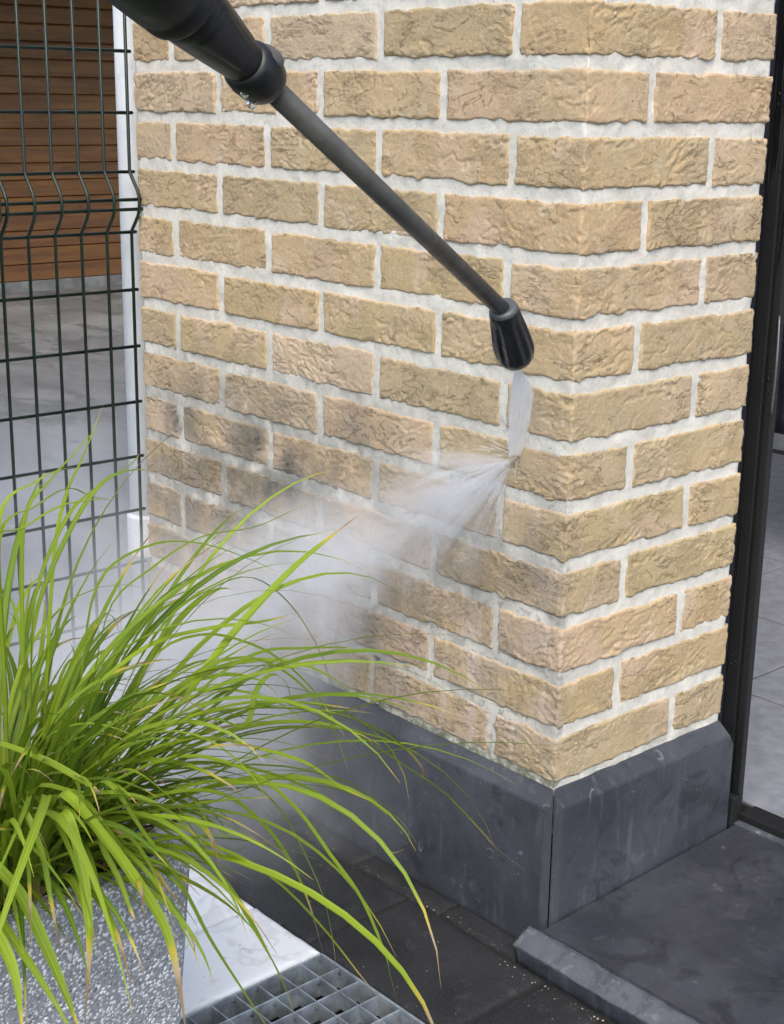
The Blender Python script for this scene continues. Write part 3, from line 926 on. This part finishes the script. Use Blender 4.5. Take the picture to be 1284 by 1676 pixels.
def blades_mesh(name, items):
    V = []; F = []; UV = []; T = []; D = []
    for (v, f, uv, tint, dead) in items:
        o = len(V); V += v; UV += uv
        F += [tuple(i+o for i in q) for q in f]
        T += [tint]*len(v); D += [dead]*len(v)
    me = mesh_np(name, V, F)
    ul = me.uv_layers.new(name='UVMap')
    li = np.zeros(len(me.loops), np.int32); me.loops.foreach_get('vertex_index', li)
    ul.data.foreach_set('uv', np.array(UV, float)[li].ravel())
    for nm, arr in (('tint', T), ('dead', D)):
        at = me.attributes.new(nm, 'FLOAT', 'POINT'); at.data.foreach_set('value', np.array(arr, float))
    me.polygons.foreach_set('use_smooth', [True]*len(me.polygons))
    return me
def inside(p, m=0.0): return -.361-m < p.x < .009+m and -.942-m < p.y < -.572+m
def random_path(rng, Lr, el, bend, phi, rad, n=15):
    p = C0 + Vector((math.cos(phi)*rad, math.sin(phi)*rad, rng.uniform(-.01, .02)))
    out = [p.copy()]; ds = Lr/n
    dphi = rng.gauss(0, .5); k = rng.uniform(1.2, 2.2)
    for i in range(n):
        t = (i+.5)/n
        e = el - bend*t**k
        e = max(e, -1.45)
        a = phi + dphi*t
        p = p + Vector((math.cos(a)*math.cos(e), math.sin(a)*math.cos(e), math.sin(e)))*ds
        q = p.copy()
        if inside(q, .01) and q.z < .352: q.z = .352+rng.uniform(0, .008); 
        if q.z < .012: break
        p = q; out.append(q.copy())
    return out
HERO = [
    (10, [(0.007, -0.581, 0.512), (-0.002, -0.54, 0.543), (-0.004, -0.488, 0.584), (-0.003, -0.432, 0.623), (-0.002, -0.382, 0.649), (-0.004, -0.339, 0.667)]),
    (7, [(-0.128, -0.67, 0.587), (-0.149, -0.619, 0.659), (-0.161, -0.57, 0.705), (-0.166, -0.528, 0.714), (-0.169, -0.492, 0.705), (-0.17, -0.458, 0.682)]),
    (6, [(-0.183, -0.65, 0.67), (-0.186, -0.617, 0.711), (-0.186, -0.587, 0.736), (-0.189, -0.562, 0.755), (-0.19, -0.542, 0.762)]),
    (5, [(-0.034, -0.617, 0.536), (-0.047, -0.559, 0.585), (-0.052, -0.505, 0.602), (-0.053, -0.452, 0.605), (-0.046, -0.407, 0.569), (-0.037, -0.371, 0.509), (-0.033, -0.345, 0.436)]),
    (7, [(-0.043, -0.665, 0.519), (-0.038, -0.595, 0.562), (-0.024, -0.528, 0.571), (-0.011, -0.467, 0.569), (-0.01, -0.418, 0.569)]),
    (9, [(-0.001, -0.746, 0.44), (0.022, -0.663, 0.491), (0.049, -0.587, 0.514), (0.075, -0.523, 0.513), (0.104, -0.46, 0.499), (0.122, -0.416, 0.475), (0.132, -0.382, 0.443), (0.131, -0.36, 0.415), (0.118, -0.35, 0.39)]),
    (7, [(0.037, -0.686, 0.48), (0.065, -0.598, 0.53), (0.082, -0.543, 0.533), (0.094, -0.502, 0.515), (0.126, -0.446, 0.478), (0.146, -0.404, 0.441), (0.167, -0.362, 0.403), (0.188, -0.324, 0.352), (0.189, -0.301, 0.325), (0.197, -0.269, 0.294)]),
    (9, [(0.034, -0.706, 0.44), (0.055, -0.642, 0.473), (0.077, -0.592, 0.473), (0.103, -0.544, 0.457), (0.127, -0.503, 0.432), (0.142, -0.472, 0.404), (0.151, -0.447, 0.376), (0.156, -0.427, 0.351), (0.154, -0.406, 0.347)]),
    (9, [(0.043, -0.771, 0.409), (0.069, -0.708, 0.426), (0.09, -0.659, 0.421), (0.114, -0.613, 0.402), (0.139, -0.572, 0.369), (0.169, -0.534, 0.316), (0.202, -0.498, 0.249), (0.224, -0.467, 0.2)]),
    (7, [(0.03, -0.703, 0.457), (0.064, -0.627, 0.486), (0.098, -0.571, 0.468), (0.126, -0.531, 0.426), (0.149, -0.503, 0.372), (0.167, -0.477, 0.322), (0.185, -0.459, 0.259), (0.184, -0.449, 0.226), (0.184, -0.438, 0.188)]),
    (12, [(0.085, -0.764, 0.498), (0.116, -0.746, 0.468), (0.145, -0.731, 0.432), (0.175, -0.718, 0.391), (0.194, -0.716, 0.35), (0.213, -0.72, 0.298)]),
    (10, [(0.099, -0.77, 0.487), (0.12, -0.768, 0.453), (0.138, -0.772, 0.413), (0.153, -0.78, 0.374), (0.168, -0.797, 0.309)]),
    (13, [(0.075, -0.839, 0.459), (0.112, -0.825, 0.433), (0.143, -0.82, 0.398), (0.172, -0.817, 0.363), (0.2, -0.816, 0.329)]),
    (13, [(0.098, -0.858, 0.428), (0.127, -0.852, 0.403), (0.151, -0.851, 0.378), (0.175, -0.858, 0.334)]),
    (8, [(0.1, -0.729, 0.505), (0.129, -0.709, 0.461), (0.16, -0.688, 0.411), (0.186, -0.674, 0.36), (0.22, -0.654, 0.304), (0.239, -0.64, 0.269)]),
    (9, [(-0.011, -0.787, 0.517), (0.025, -0.756, 0.51), (0.056, -0.736, 0.497), (0.076, -0.725, 0.487), (0.087, -0.723, 0.481)]),
    (7, [(0.026, -0.652, 0.479), (0.053, -0.59, 0.491), (0.078, -0.541, 0.475), (0.102, -0.497, 0.454), (0.12, -0.464, 0.423), (0.128, -0.437, 0.404), (0.133, -0.414, 0.384)]),
    (6, [(0.036, -0.63, 0.503), (0.05, -0.551, 0.515), (0.062, -0.482, 0.504), (0.07, -0.423, 0.485), (0.071, -0.372, 0.463)]),
    (6, [(0.072, -0.625, 0.455), (0.096, -0.57, 0.454), (0.113, -0.537, 0.417), (0.125, -0.516, 0.366), (0.134, -0.499, 0.315), (0.137, -0.489, 0.263), (0.134, -0.481, 0.222)]),
    (7, [(0.077, -0.65, 0.458), (0.1, -0.601, 0.452), (0.122, -0.566, 0.416), (0.139, -0.542, 0.368), (0.149, -0.527, 0.318), (0.155, -0.516, 0.268)]),
    (5, [(0.048, -0.586, 0.54), (0.045, -0.516, 0.561), (0.048, -0.455, 0.553), (0.044, -0.402, 0.54), (0.024, -0.368, 0.525)]),
    (6, [(0.069, -0.693, 0.45), (0.108, -0.65, 0.419), (0.137, -0.622, 0.376), (0.161, -0.604, 0.327), (0.18, -0.589, 0.283), (0.193, -0.58, 0.238)]),
    (5, [(0.088, -0.671, 0.451), (0.118, -0.637, 0.406), (0.141, -0.611, 0.36), (0.163, -0.591, 0.302), (0.174, -0.577, 0.258)]),
    (6, [(-0.079, -0.612, 0.595), (-0.082, -0.557, 0.629), (-0.078, -0.498, 0.653), (-0.063, -0.436, 0.657), (-0.058, -0.38, 0.671), (-0.058, -0.333, 0.679)]),
    (5, [(-0.118, -0.603, 0.609), (-0.124, -0.538, 0.639), (-0.116, -0.473, 0.632), (-0.1, -0.409, 0.602), (-0.102, -0.364, 0.574)]),
    (7, [(-0.115, -0.676, 0.612), (-0.133, -0.627, 0.684), (-0.14, -0.586, 0.709), (-0.143, -0.542, 0.728), (-0.16, -0.52, 0.734)]),
    (6, [(-0.156, -0.69, 0.69), (-0.163, -0.644, 0.72), (-0.173, -0.61, 0.726), (-0.184, -0.582, 0.723)]),
    (5, [(-0.182, -0.616, 0.637), (-0.192, -0.594, 0.692), (-0.194, -0.568, 0.735), (-0.198, -0.541, 0.785)]),
    (6, [(-0.152, -0.693, 0.672), (-0.156, -0.649, 0.696), (-0.161, -0.61, 0.708), (-0.164, -0.58, 0.694), (-0.164, -0.546, 0.682)]),
    (8, [(-0.117, -0.731, 0.672), (-0.105, -0.69, 0.692), (-0.096, -0.653, 0.71), (-0.084, -0.618, 0.714), (-0.077, -0.59, 0.715)]),
    (6, [(0.062, -0.596, 0.515), (0.076, -0.554, 0.502), (0.061, -0.528, 0.529), (0.053, -0.503, 0.537), (0.05, -0.481, 0.52), (0.048, -0.471, 0.476)]),
    (7, [(0.068, -0.743, 0.485), (0.1, -0.722, 0.447), (0.121, -0.713, 0.415), (0.144, -0.702, 0.377), (0.154, -0.7, 0.355)]),
    (6, [(0.092, -0.738, 0.468), (0.109, -0.737, 0.443), (0.128, -0.733, 0.419), (0.145, -0.732, 0.395), (0.155, -0.732, 0.387)]),
    (6, [(0.067, -0.792, 0.482), (0.089, -0.788, 0.446), (0.106, -0.79, 0.406), (0.124, -0.793, 0.365)]),
    (8, [(0.044, -0.767, 0.49), (0.065, -0.735, 0.481), (0.077, -0.71, 0.478), (0.095, -0.681, 0.469), (0.116, -0.655, 0.444), (0.13, -0.638, 0.418)]),
    (7, [(0.077, -0.696, 0.498), (0.1, -0.664, 0.472), (0.114, -0.647, 0.44), (0.124, -0.634, 0.407), (0.137, -0.615, 0.38)]),
    (6, [(-0.023, -0.597, 0.554), (-0.011, -0.545, 0.572), (0.009, -0.497, 0.556), (0.024, -0.461, 0.528), (0.037, -0.43, 0.489), (0.049, -0.405, 0.443), (0.058, -0.378, 0.409)]),
    (6, [(0.018, -0.588, 0.538), (0.027, -0.534, 0.554), (0.039, -0.489, 0.539), (0.059, -0.448, 0.494), (0.07, -0.423, 0.434), (0.072, -0.407, 0.379)]),
]

rg = random.Random(21)
nparts = 0
for w, pts in HERO:
    first = Vector(pts[0])
    hdir = Vector((first.x-C0.x, first.y-C0.y, 0))
    base = C0 + (hdir.normalized()*min(.10, hdir.length*.6) if hdir.length > 1e-3 else Vector())
    mid = base.lerp(first, .5) + Vector((0, 0, .02))
    path = catmull([base, mid]+list(pts), 30)
    v, f, uv = blade_geo(path, w*.001, rg, rg.uniform(-.5, .5))
    link('leaf_blade', blades_mesh('leaf_blade', [(v, f, uv, rg.uniform(.35, 1.0), rg.choice((.35, .6, .9, 1.2)))]), M_BLADE, plant)
    nparts += 1
def rand_blade(rg, inner):
    phi = rg.uniform(0, 2*math.pi)
    if inner:
        Lr = rg.uniform(.12, .32); el = rg.uniform(.35, 1.5); bend = rg.uniform(.5, 2.0); rad = rg.uniform(0, .13)
    else:
        Lr = rg.uniform(.30, .56); el = rg.uniform(.70, 1.50); bend = rg.uniform(.8, 2.3); rad = rg.uniform(.0, .11)
        front = math.cos(phi+.9)            # towards the open side of the planter
        if front > .25:
            Lr *= .72; bend = min(bend, 1.3+el*.25)
        if rg.random() < .16:               # the wind-swept side leaning over the paving
            phi = rg.gauss(.75, .6); el = rg.uniform(.45, 1.15); bend = rg.uniform(.9, 2.1); Lr = rg.uniform(.36, .60)
    path = random_path(rg, Lr, el, bend, phi, rad)
    if len(path) < 5: return None
    w = rg.choice((.0038, .0048, .006, .0072, .0086)) if not inner else rg.uniform(.004, .008)
    v, f, uv = blade_geo(path, w, rg, rg.uniform(-.9, .9))
    return (v, f, uv, min(1, max(0, rg.gauss(.55 if not inner else .35, .28))), rg.choice((.05, .1, .2, .4, .8, 1.3)))
while nparts < 262:
    it = rand_blade(rg, False)
    if it is None: continue
    link('leaf_blade', blades_mesh('leaf_blade', [it]), M_BLADE, plant); nparts += 1
items = []
while len(items) < 430:
    it = rand_blade(rg, True)
    if it: items.append(it)
tag(link('inner_blades', blades_mesh('inner_blades', items), M_BLADE, plant), kind='stuff')
M_DRY = mat_plain('dry_leaf', (.20, .11, .045), .8, var=.6, vscale=50)
items = []
for k in range(170):
    phi = rg.uniform(0, 6.28)
    path = random_path(rg, rg.uniform(.04, .12), rg.uniform(.1, .9), rg.uniform(.2, 1.0), phi, rg.uniform(.05, .15), 7)
    if len(path) < 4: continue
    v, f, uv = blade_geo(path, rg.uniform(.0025, .0065), rg, rg.uniform(-1.5, 1.5))
    items.append((v, f, uv, 0, 0))
tag(link('dry_leaves', blades_mesh('dry_leaves', items), M_DRY, plant), kind='stuff')

# ================================================================== DRAIN GRATE
grate = empty('drain_grate', (.13, -.48, 0))
tag(grate, 'wet galvanised steel drain grate of square cells between marble and dark pavers', 'grate')
GX0, GX1, GY0, GY1 = -.1765, .440, -.721, -.2525
GT = -.001
for nm, b in (('frame_bar', (GX0, GX1, GY1-.004, GY1, -.032, GT+.002)), ('frame_bar', (GX0, GX1, GY0, GY0+.004, -.032, GT+.002)), ('frame_bar', (GX0, GX0+.003, GY0+.004, GY1-.004, -.032, GT+.001)), ('frame_bar', (GX1-.003, GX1, GY0+.004, GY1-.004, -.032, GT+.001))):
    box(nm, b, M_STEEL, grate, .0006, 1)
x = GX0+.0405
me0 = box_mesh('bearing_bar', -.0013, .0013, GY0+.004, GY1-.004, -.030, GT, .0005, 1)
while x < GX1-.01:
    o = link('bearing_bar', me0, M_STEEL, grate); o.location.x = x; x += .0405
yb = GY1-.036
me1 = box_mesh('cross_bar', GX0+.003, GX1-.003, -.0011, .0011, -.026, GT-.0006, .0004, 1)
while yb > GY0+.01:
    o = link('cross_bar', me1, M_STEEL, grate); o.location.y = yb; yb -= .036
# drops hanging at the crossings
rr = random.Random(5)
def drop_mesh(r, squash=1.3, n=8):
    return lathe_mesh('water_drop', (0, 0, -r*squash), (0, 0, 1), [(0, r*.15), (r*.3, r*.7), (r*.8, r), (r*1.5, r*.8), (r*2.2, r*.35), (r*2.7, r*.08)], 10)
dm = drop_mesh(.0030)
for k in range(26):
    ix = rr.randint(0, 6); iy = rr.randint(0, 5)
    o = link('water_drop', dm, M_DROP, grate, smooth=True)
    o.location = (GX0+.0405*ix+.003, GY1-.036*iy-.0035, GT-.006)
pit = link('drain_pit', box_mesh('drain_pit', GX0-.002, GX1+.002, GY0-.002, GY1+.0005, -.09, -.058), M_PIT); tag(pit, kind='structure')
bed = link('joint_bed', box_mesh('joint_bed', -1.30, 1.3, -.2515, -.0215, -.055, -.0065), M_JOINT); tag(bed, kind='structure')
bed2 = link('joint_bed', box_mesh('joint_bed', -1.30, GX0-.0015, -.93, -.2525, -.055, -.0065), M_JOINT); tag(bed2, kind='structure')

# ================================================================== PRESSURE WASHER LANCE
LA = Vector((.0282, -.1562, .8815)); LB = Vector((.1822, -.5968, 1.1178))
ld = (LB-LA); LL = ld.length; ld.normalize()
lance = empty('pressure_washer_lance', (LA.x, LA.y, LA.z))
tag(lance, 'black pressure washer lance with grey tube pointing down at the brick corner', 'lance')
view = Vector((.80, -.59, .0)).normalized()          # the side of the grip that carries the moulded panel
def T(k): return k*LL
link('tube', lathe_mesh('tube', LA-ld*.006, ld, [(0, .0096), (T(1.03), .0102)], 32), M_PIPE, lance, smooth=True)
prof = [(1.0, .012), (1.002, .0175), (1.012, .0205), (1.03, .0222), (1.05, .0226), (1.066, .0215), (1.074, .019), (1.076, .015)]
link('collar', lathe_mesh('collar', LA, ld, [(T(a), r) for a, r in prof], 40), M_GRIP, lance, smooth=True)
prof = [(1.068, .014), (1.072, .0172), (1.083, .0182), (1.105, .0200), (1.128, .0216), (1.16, .0238), (1.187, .0255), (1.216, .0272), (1.232, .0282), (1.238, .0270), (1.243, .0270), (1.25, .020)]
grip = link('grip', lathe_mesh('grip', LA, ld, [(T(a), r) for a, r in prof], 48), M_GRIP, lance, smooth=True)
prof = [(1.238, .020), (1.240, .0300), (1.248, .0322), (1.262, .0328), (1.268, .0316), (1.274, .0316), (1.28, .0335), (1.33, .0352), (1.45, .036), (1.8, .035), (2.1, .034), (2.12, .02)]
link('rubber_sleeve', lathe_mesh('rubber_sleeve', LA, ld, [(T(a), r) for a, r in prof], 48), M_RUBBER, lance, smooth=True)
# raised side panel on the grip, facing out
def panel():
    u = (view-ld*view.dot(ld)).normalized(); s = ld.cross(u)
    rp = {1.10: .0196, 1.22: .0274}
    V = []; n, m = 16, 12
    for layer in (0, 1):
        for i in range(n):
            k = 1.10+.115*i/(n-1)
            rad = .0196+(.0272-.0196)*(i/(n-1))
            wid = .55+.25*(i/(n-1))
            for j in range(m):
                a = -wid+2*wid*j/(m-1)+.12
                e = min(min(i, n-1-i), min(j, m-1-j))
                rr_ = rad + (.0012 if e >= 1 else -.0006) - (.0025 if layer else 0)
                V.append(LA+ld*T(k)+u*(rr_*math.cos(a))+s*(rr_*math.sin(a)))
    F = grid_faces(n, m)+[tuple(q[::-1]) for q in grid_faces(n, m, n*m)]
    return mesh_np('side_panel', V, F)
link('side_panel', panel(), M_GRIP, grip, smooth=True)
bu = Vector((.55, .32, .77))
bc = LA+ld*T(1.035)+bu.normalized()*.0130
link('release_button', lathe_mesh('release_button', bc, bu, [(0, .013), (.006, .0128), (.0095, .011), (.0115, .007), (.012, .001)], 28), M_PIPE, lance, smooth=True)
# nozzle
NB = Vector((.0302, -.1580, .8835)); NT_ = Vector((.0106, -.1106, .8145))
nd_ = (NT_-NB); NL = nd_.length; nd_.normalize()
def fl(t):
    k = t/NL
    return .10*max(0, min(1, (k-.10)/.12))*max(0, min(1, (.86-k)/.15))
fl.n = 11
noz = link('nozzle', lathe_mesh('nozzle', NB, nd_, [(NL*a, r) for a, r in ((-.02, .0120), (-.03, .0150), (0.0, .0166), (.06, .0176), (.12, .0182), (.25, .0198), (.40, .0216), (.55, .0232), (.68, .0238), (.78, .0232), (.87, .0210), (.94, .0176), (.985, .0130), (1.0, .008))], 88, fl), M_NOZ, lance, smooth=True)
link('nozzle_ring', lathe_mesh('nozzle_ring', NB-nd_*.0035, nd_, [(0, .0100), (-.0006, .0125), (.0, .0150), (.004, .0168), (.007, .0172)], 48), M_NOZRING, noz, smooth=True)
link('nozzle_tip', lathe_mesh('nozzle_tip', NB+nd_*(NL-.002), nd_, [(0, .0075), (.005, .0065), (.007, .004)], 24), M_NOZRING, noz, smooth=True)
def drop(p, r, parent, squash=1.6):
    me = lathe_mesh('water_drop', p, (0, 0, -1), [(0, r*.35), (r*.4, r*.55), (r*1.0, r*.85), (r*1.5, r), (r*2.0, r*.85), (r*2.4, r*.4), (r*2.5, r*.05)], 14)
    link('water_drop', me, M_DROP, parent, smooth=True)
cb = LA+ld*T(1.04)+Vector((0, 0, -.0205))
drop(cb+ld*.006, .0044, lance); drop(cb+ld*.017+Vector((0, 0, .002)), .0036, lance); drop(NT_+Vector((0, 0, .002)), .0042, lance)

# ================================================================== WATER JET
def mat_jet(name, lo, hi, streak=None):
    t = NT(name); P = t.pos()
    d = t.n('BsdfDiffuse'); d.inputs[0].default_value = (.97, .975, .985, 1)
    tr = t.n('BsdfTranslucent'); tr.inputs[0].default_value = (.97, .975, .985, 1)
    m1 = t.n('MixShader'); m1.inputs[0].default_value = .62; t.L(d.outputs[0], m1.inputs[1]); t.L(tr.outputs[0], m1.inputs[2])
    tp = t.n('BsdfTransparent')
    if streak:
        o, a, b = streak
        rel = t.vmath('SUBTRACT', P, tuple(o))
        cx = t.n('CombineXYZ')
        t.L(t.math('MULTIPLY', t.vmath('DOT_PRODUCT', rel, tuple(a)), 330), cx.inputs[0]); t.L(t.math('MULTIPLY', t.vmath('DOT_PRODUCT', rel, tuple(b)), 16), cx.inputs[1])
        n = t.noise(1.0, cx.outputs[0], 4, .6)
        uv = t.n('UVMap'); u, v, _ = t.sep(uv.outputs[0])
        edge = t.math('MULTIPLY', t.rng(t.math('ABSOLUTE', u), 1.0, .72), t.rng(v, 1.0, .94))
        a_ = t.math('MULTIPLY', t.rng(n, .30, .56, lo, hi), edge)
    else:
        n = t.noise(90, P, 3, .6)
        a_ = t.rng(n, .30, .62, lo, hi)
    m2 = t.n('MixShader'); t.L(a_, m2.inputs[0]); t.L(tp.outputs[0], m2.inputs[1]); t.L(m1.outputs[0], m2.inputs[2])
    return t.done(m2)
JT = NT_+nd_*.004; JI = Vector((-.094, -.001, .662))
jet = empty('water_jet', (JI.x, JI.y, JI.z))
tag(jet, 'white fan of pressurised water striking the brick below the nozzle', 'water jet')
d_ = (JI-JT); FAN = Vector((.66, .75, .0)); side_ = (FAN-d_.normalized()*FAN.dot(d_.normalized())).normalized(); th_ = d_.normalized().cross(side_)
M_JET = mat_jet('white_water', .80, 1.0, (JT, side_, d_.normalized())); M_SPLASH = mat_jet('thin_splash', .0, .38); M_DROPLET = mat_jet('white_droplet', .5, .9)
rj = random.Random(9)
def joined(name, tubes):
    V = []; F = []
    for pts, rad in tubes:
        seg = 5; o = len(V)
        for i, p in enumerate(pts):
            d = (pts[min(i+1, len(pts)-1)]-pts[max(i-1, 0)]).normalized(); s, u, _ = frame_from(d)
            for q in range(seg):
                a = 2*math.pi*q/seg; V.append(p+s*(rad[i]*math.cos(a))+u*(rad[i]*math.sin(a)))
        for i in range(len(pts)-1):
            for q in range(seg): F.append((o+i*seg+q, o+i*seg+(q+1) % seg, o+(i+1)*seg+(q+1) % seg, o+(i+1)*seg+q))
    return mesh_np(name, V, F)
def jet_mesh(shift, scale):
    V = []; UV = []; N, Mx = 30, 17
    for layer in (0,):
        for i in range(N):
            t = i/(N-1)
            lo = float(np.interp(t, [0, .10, .25, .5, .8, 1], [-.0018, -.0065, -.0100, -.0115, -.0105, -.0080]))
            hi = float(np.interp(t, [0, .10, .22, .30, .55, .8, 1], [.0018, .0085, .0190, .0215, .0200, .0140, .0080]))
            hi += .0012*float(pn(t*14, shift*50, 0, 61)); lo += .0010*float(pn(t*12, shift*50, 3, 62))
            for j_ in range(Mx):
                f = j_/(Mx-1); a = (lo+(hi-lo)*f)*scale
                bulge = (.0032*math.sin(math.pi*f)*min(1, t*4)+.0004)*(1 if layer else -1)
                V.append(JT+d_*(t*1.01)+side_*a+th_*(bulge+shift)); UV.append((2*f-1, t))
    F = [tuple(q[::-1]) for q in grid_faces(N, Mx)]
    me = mesh_np('jet_fan', V, F)
    ul = me.uv_layers.new(name='UVMap'); li = np.zeros(len(me.loops), np.int32); me.loops.foreach_get('vertex_index', li)
    ul.data.foreach_set('uv', np.array(UV, float)[li].ravel())
    return me
link('jet_fan', jet_mesh(0.0, 1.0), M_JET, jet, smooth=True)
tubes = []
for q in range(26):                      # water thrown off the wall, mostly down and to the left
    ang = rj.gauss(3.75, .42) if q > 5 else rj.uniform(2.6, 3.3)
    ln = rj.uniform(.02, .10)*(1-.3*abs(ang-3.75)); st = rj.uniform(0, .06); lift = rj.uniform(.0, .10)
    pts = []; rad = []
    for i in range(8):
        t = st+ln*i/7
        pts.append(Vector((JI.x+.008+math.cos(ang)*t, -.004-lift*t-.02*t*rj.random()*0, JI.z+.006+math.sin(ang)*t-1.4*t*t)))
        rad.append(.00025+.00085*math.sin(math.pi*min(1, .1+.85*i/7)))
    tubes.append((pts, rad))
tag(link('splash_filaments', joined('splash_filaments', tubes), M_SPLASH, jet, smooth=True), kind='stuff')
# fine droplets in the air round the impact
V = []; F = []
for q in range(1100):
    dd = abs(rj.gauss(0, .16)); ang = rj.gauss(3.75, .5)
    c = Vector((JI.x+math.cos(ang)*dd, -.006-abs(rj.gauss(0, .03))-.25*dd*rj.random(), JI.z+math.sin(ang)*dd+rj.gauss(0, .01)))
    rr_ = rj.choice((.00025, .0003, .0004, .0005, .0007)); o = len(V)
    for (a, b, e) in ((1, 0, 0), (-1, 0, 0), (0, 1, 0), (0, -1, 0), (0, 0, 1), (0, 0, -1)): V.append(c+Vector((a, b, e))*rr_)
    for f in ((0, 2, 4), (2, 1, 4), (1, 3, 4), (3, 0, 4), (2, 0, 5), (1, 2, 5), (3, 1, 5), (0, 3, 5)): F.append(tuple(o+i for i in f))
tag(link('airborne_droplets', mesh_np('airborne_droplets', V, F), M_DROPLET, jet, smooth=True), kind='stuff')

# ================================================================== SPRAY MIST
def mat_mist(name, which, wob):
    t = NT(name); P = t.pos()
    nz = t.noise(8, P, 3, .6, col=True)
    W = t.vmath('ADD', P, t.scalev(t.vmath('SUBTRACT', nz, (.5, .5, .5)), (wob, wob, wob)))
    def seg(a, b, r0, r1, d0, d1):
        a = Vector(a); b = Vector(b); ab = b-a
        rel = t.vmath('SUBTRACT', W, tuple(a))
        u = t.math('DIVIDE', t.vmath('DOT_PRODUCT', rel, tuple(ab)), ab.length_squared, clamp=True)
        nd = t.n('VectorMath', operation='SCALE'); nd.inputs[0].default_value = tuple(ab); t.L(u, nd.inputs['Scale'])
        dist = t.vmath('LENGTH', t.vmath('SUBTRACT', rel, nd.outputs[0]))
        r = t.math('ADD', t.math('MULTIPLY', u, r1-r0), r0)
        q = t.math('DIVIDE', dist, r)
        g = t.math('POWER', 2.718, t.math('MULTIPLY', t.math('MULTIPLY', q, q), -1.0))
        return t.math('MULTIPLY', g, t.math('ADD', t.math('MULTIPLY', u, d1-d0), d0))
    def blob(c, r, d):
        rel = t.scalev(t.vmath('SUBTRACT', W, c), tuple(1/v for v in r))
        q = t.vmath('LENGTH', rel)
        return t.math('MULTIPLY', t.math('POWER', 2.718, t.math('MULTIPLY', t.math('MULTIPLY', q, q), -1.0)), d)
    if which == 'cloud': terms = [
        seg((-.17, -.035, .60), (-.42, -.06, .44), .035, .080, 8.5, 7),
        seg((-.42, -.06, .44), (-.64, -.10, .27), .080, .15, 7, 4),
        blob((-.82, -.13, .08), (.36, .20, .17), 6.5),
        blob((-1.12, -.12, .34), (.18, .25, .20), 3.2)]
    else:
        rel = t.vmath('SUBTRACT', P, tuple(JI))
        x, y, z = t.sep(rel)
        ang = t.math('ARCTAN2', z, t.math('MULTIPLY', x, -1.0))          # 0 = straight left, negative = down
        rad = t.math('SQRT', t.math('ADD', t.math('MULTIPLY', x, x), t.math('MULTIPLY', z, z)))
        cx = t.n('CombineXYZ'); t.L(t.math('MULTIPLY', ang, 7), cx.inputs[0]); t.L(t.math('MULTIPLY', rad, 5), cx.inputs[1]); t.L(t.math('MULTIPLY', y, 20), cx.inputs[2])
        st = t.rng(t.noise(1.0, cx.outputs[0], 3, .6), .40, .62, .12, 1.5)
        da = t.math('SUBTRACT', ang, -.60)
        fan = t.math('POWER', 2.718, t.math('MULTIPLY', t.math('MULTIPLY', da, da), -5.5))
        fan = t.math('MULTIPLY', fan, t.rng(x, .03, -.01))
        thick = t.math('ADD', .010, t.math('MULTIPLY', rad, .12))
        q = t.math('DIVIDE', y, thick)
        lay = t.math('POWER', 2.718, t.math('MULTIPLY', t.math('MULTIPLY', q, q), -1.0))
        fall = t.math('MULTIPLY', t.rng(rad, .30, .05), t.math('DIVIDE', 1.0, t.math('ADD', .35, t.math('MULTIPLY', rad, 7.0))))
        terms = [t.math('MULTIPLY', t.math('MULTIPLY', t.math('MULTIPLY', fan, st), t.math('MULTIPLY', lay, fall)), 62.0)]
    tot = None
    for k in terms: tot = k if tot is None else t.math('ADD', tot, k)
    n = t.sep(nz)[2]
    m = t.rng(n, .32, .66, .35, 1.5) if which == 'cloud' else 1.0
    dens = t.math('MULTIPLY', tot, m)
    dens = t.math('MAXIMUM', t.math('SUBTRACT', dens, .25), 0.0)
    pv = t.n('VolumePrincipled'); pv.inputs['Color'].default_value = (.96, .97, 1.0, 1); pv.inputs['Anisotropy'].default_value = .0
    t.L(dens, pv.inputs['Density'])
    t.L(pv.outputs[0], t.out.inputs['Volume'])
    return t.m
mist = link('spray_mist', box_mesh('spray_mist', -1.50, .0, -.42, .22, .004, .74), mat_mist('spray_mist', 'cloud', .14))
tag(mist, 'cloud of white water mist drifting along the wall towards the fence', 'mist', kind='stuff')
sp_ = link('splash_spray', box_mesh('splash_spray', -.42, -.05, -.075, .004, .40, .715), mat_mist('splash_spray', 'splash', .0), jet)
tag(sp_, kind='stuff')
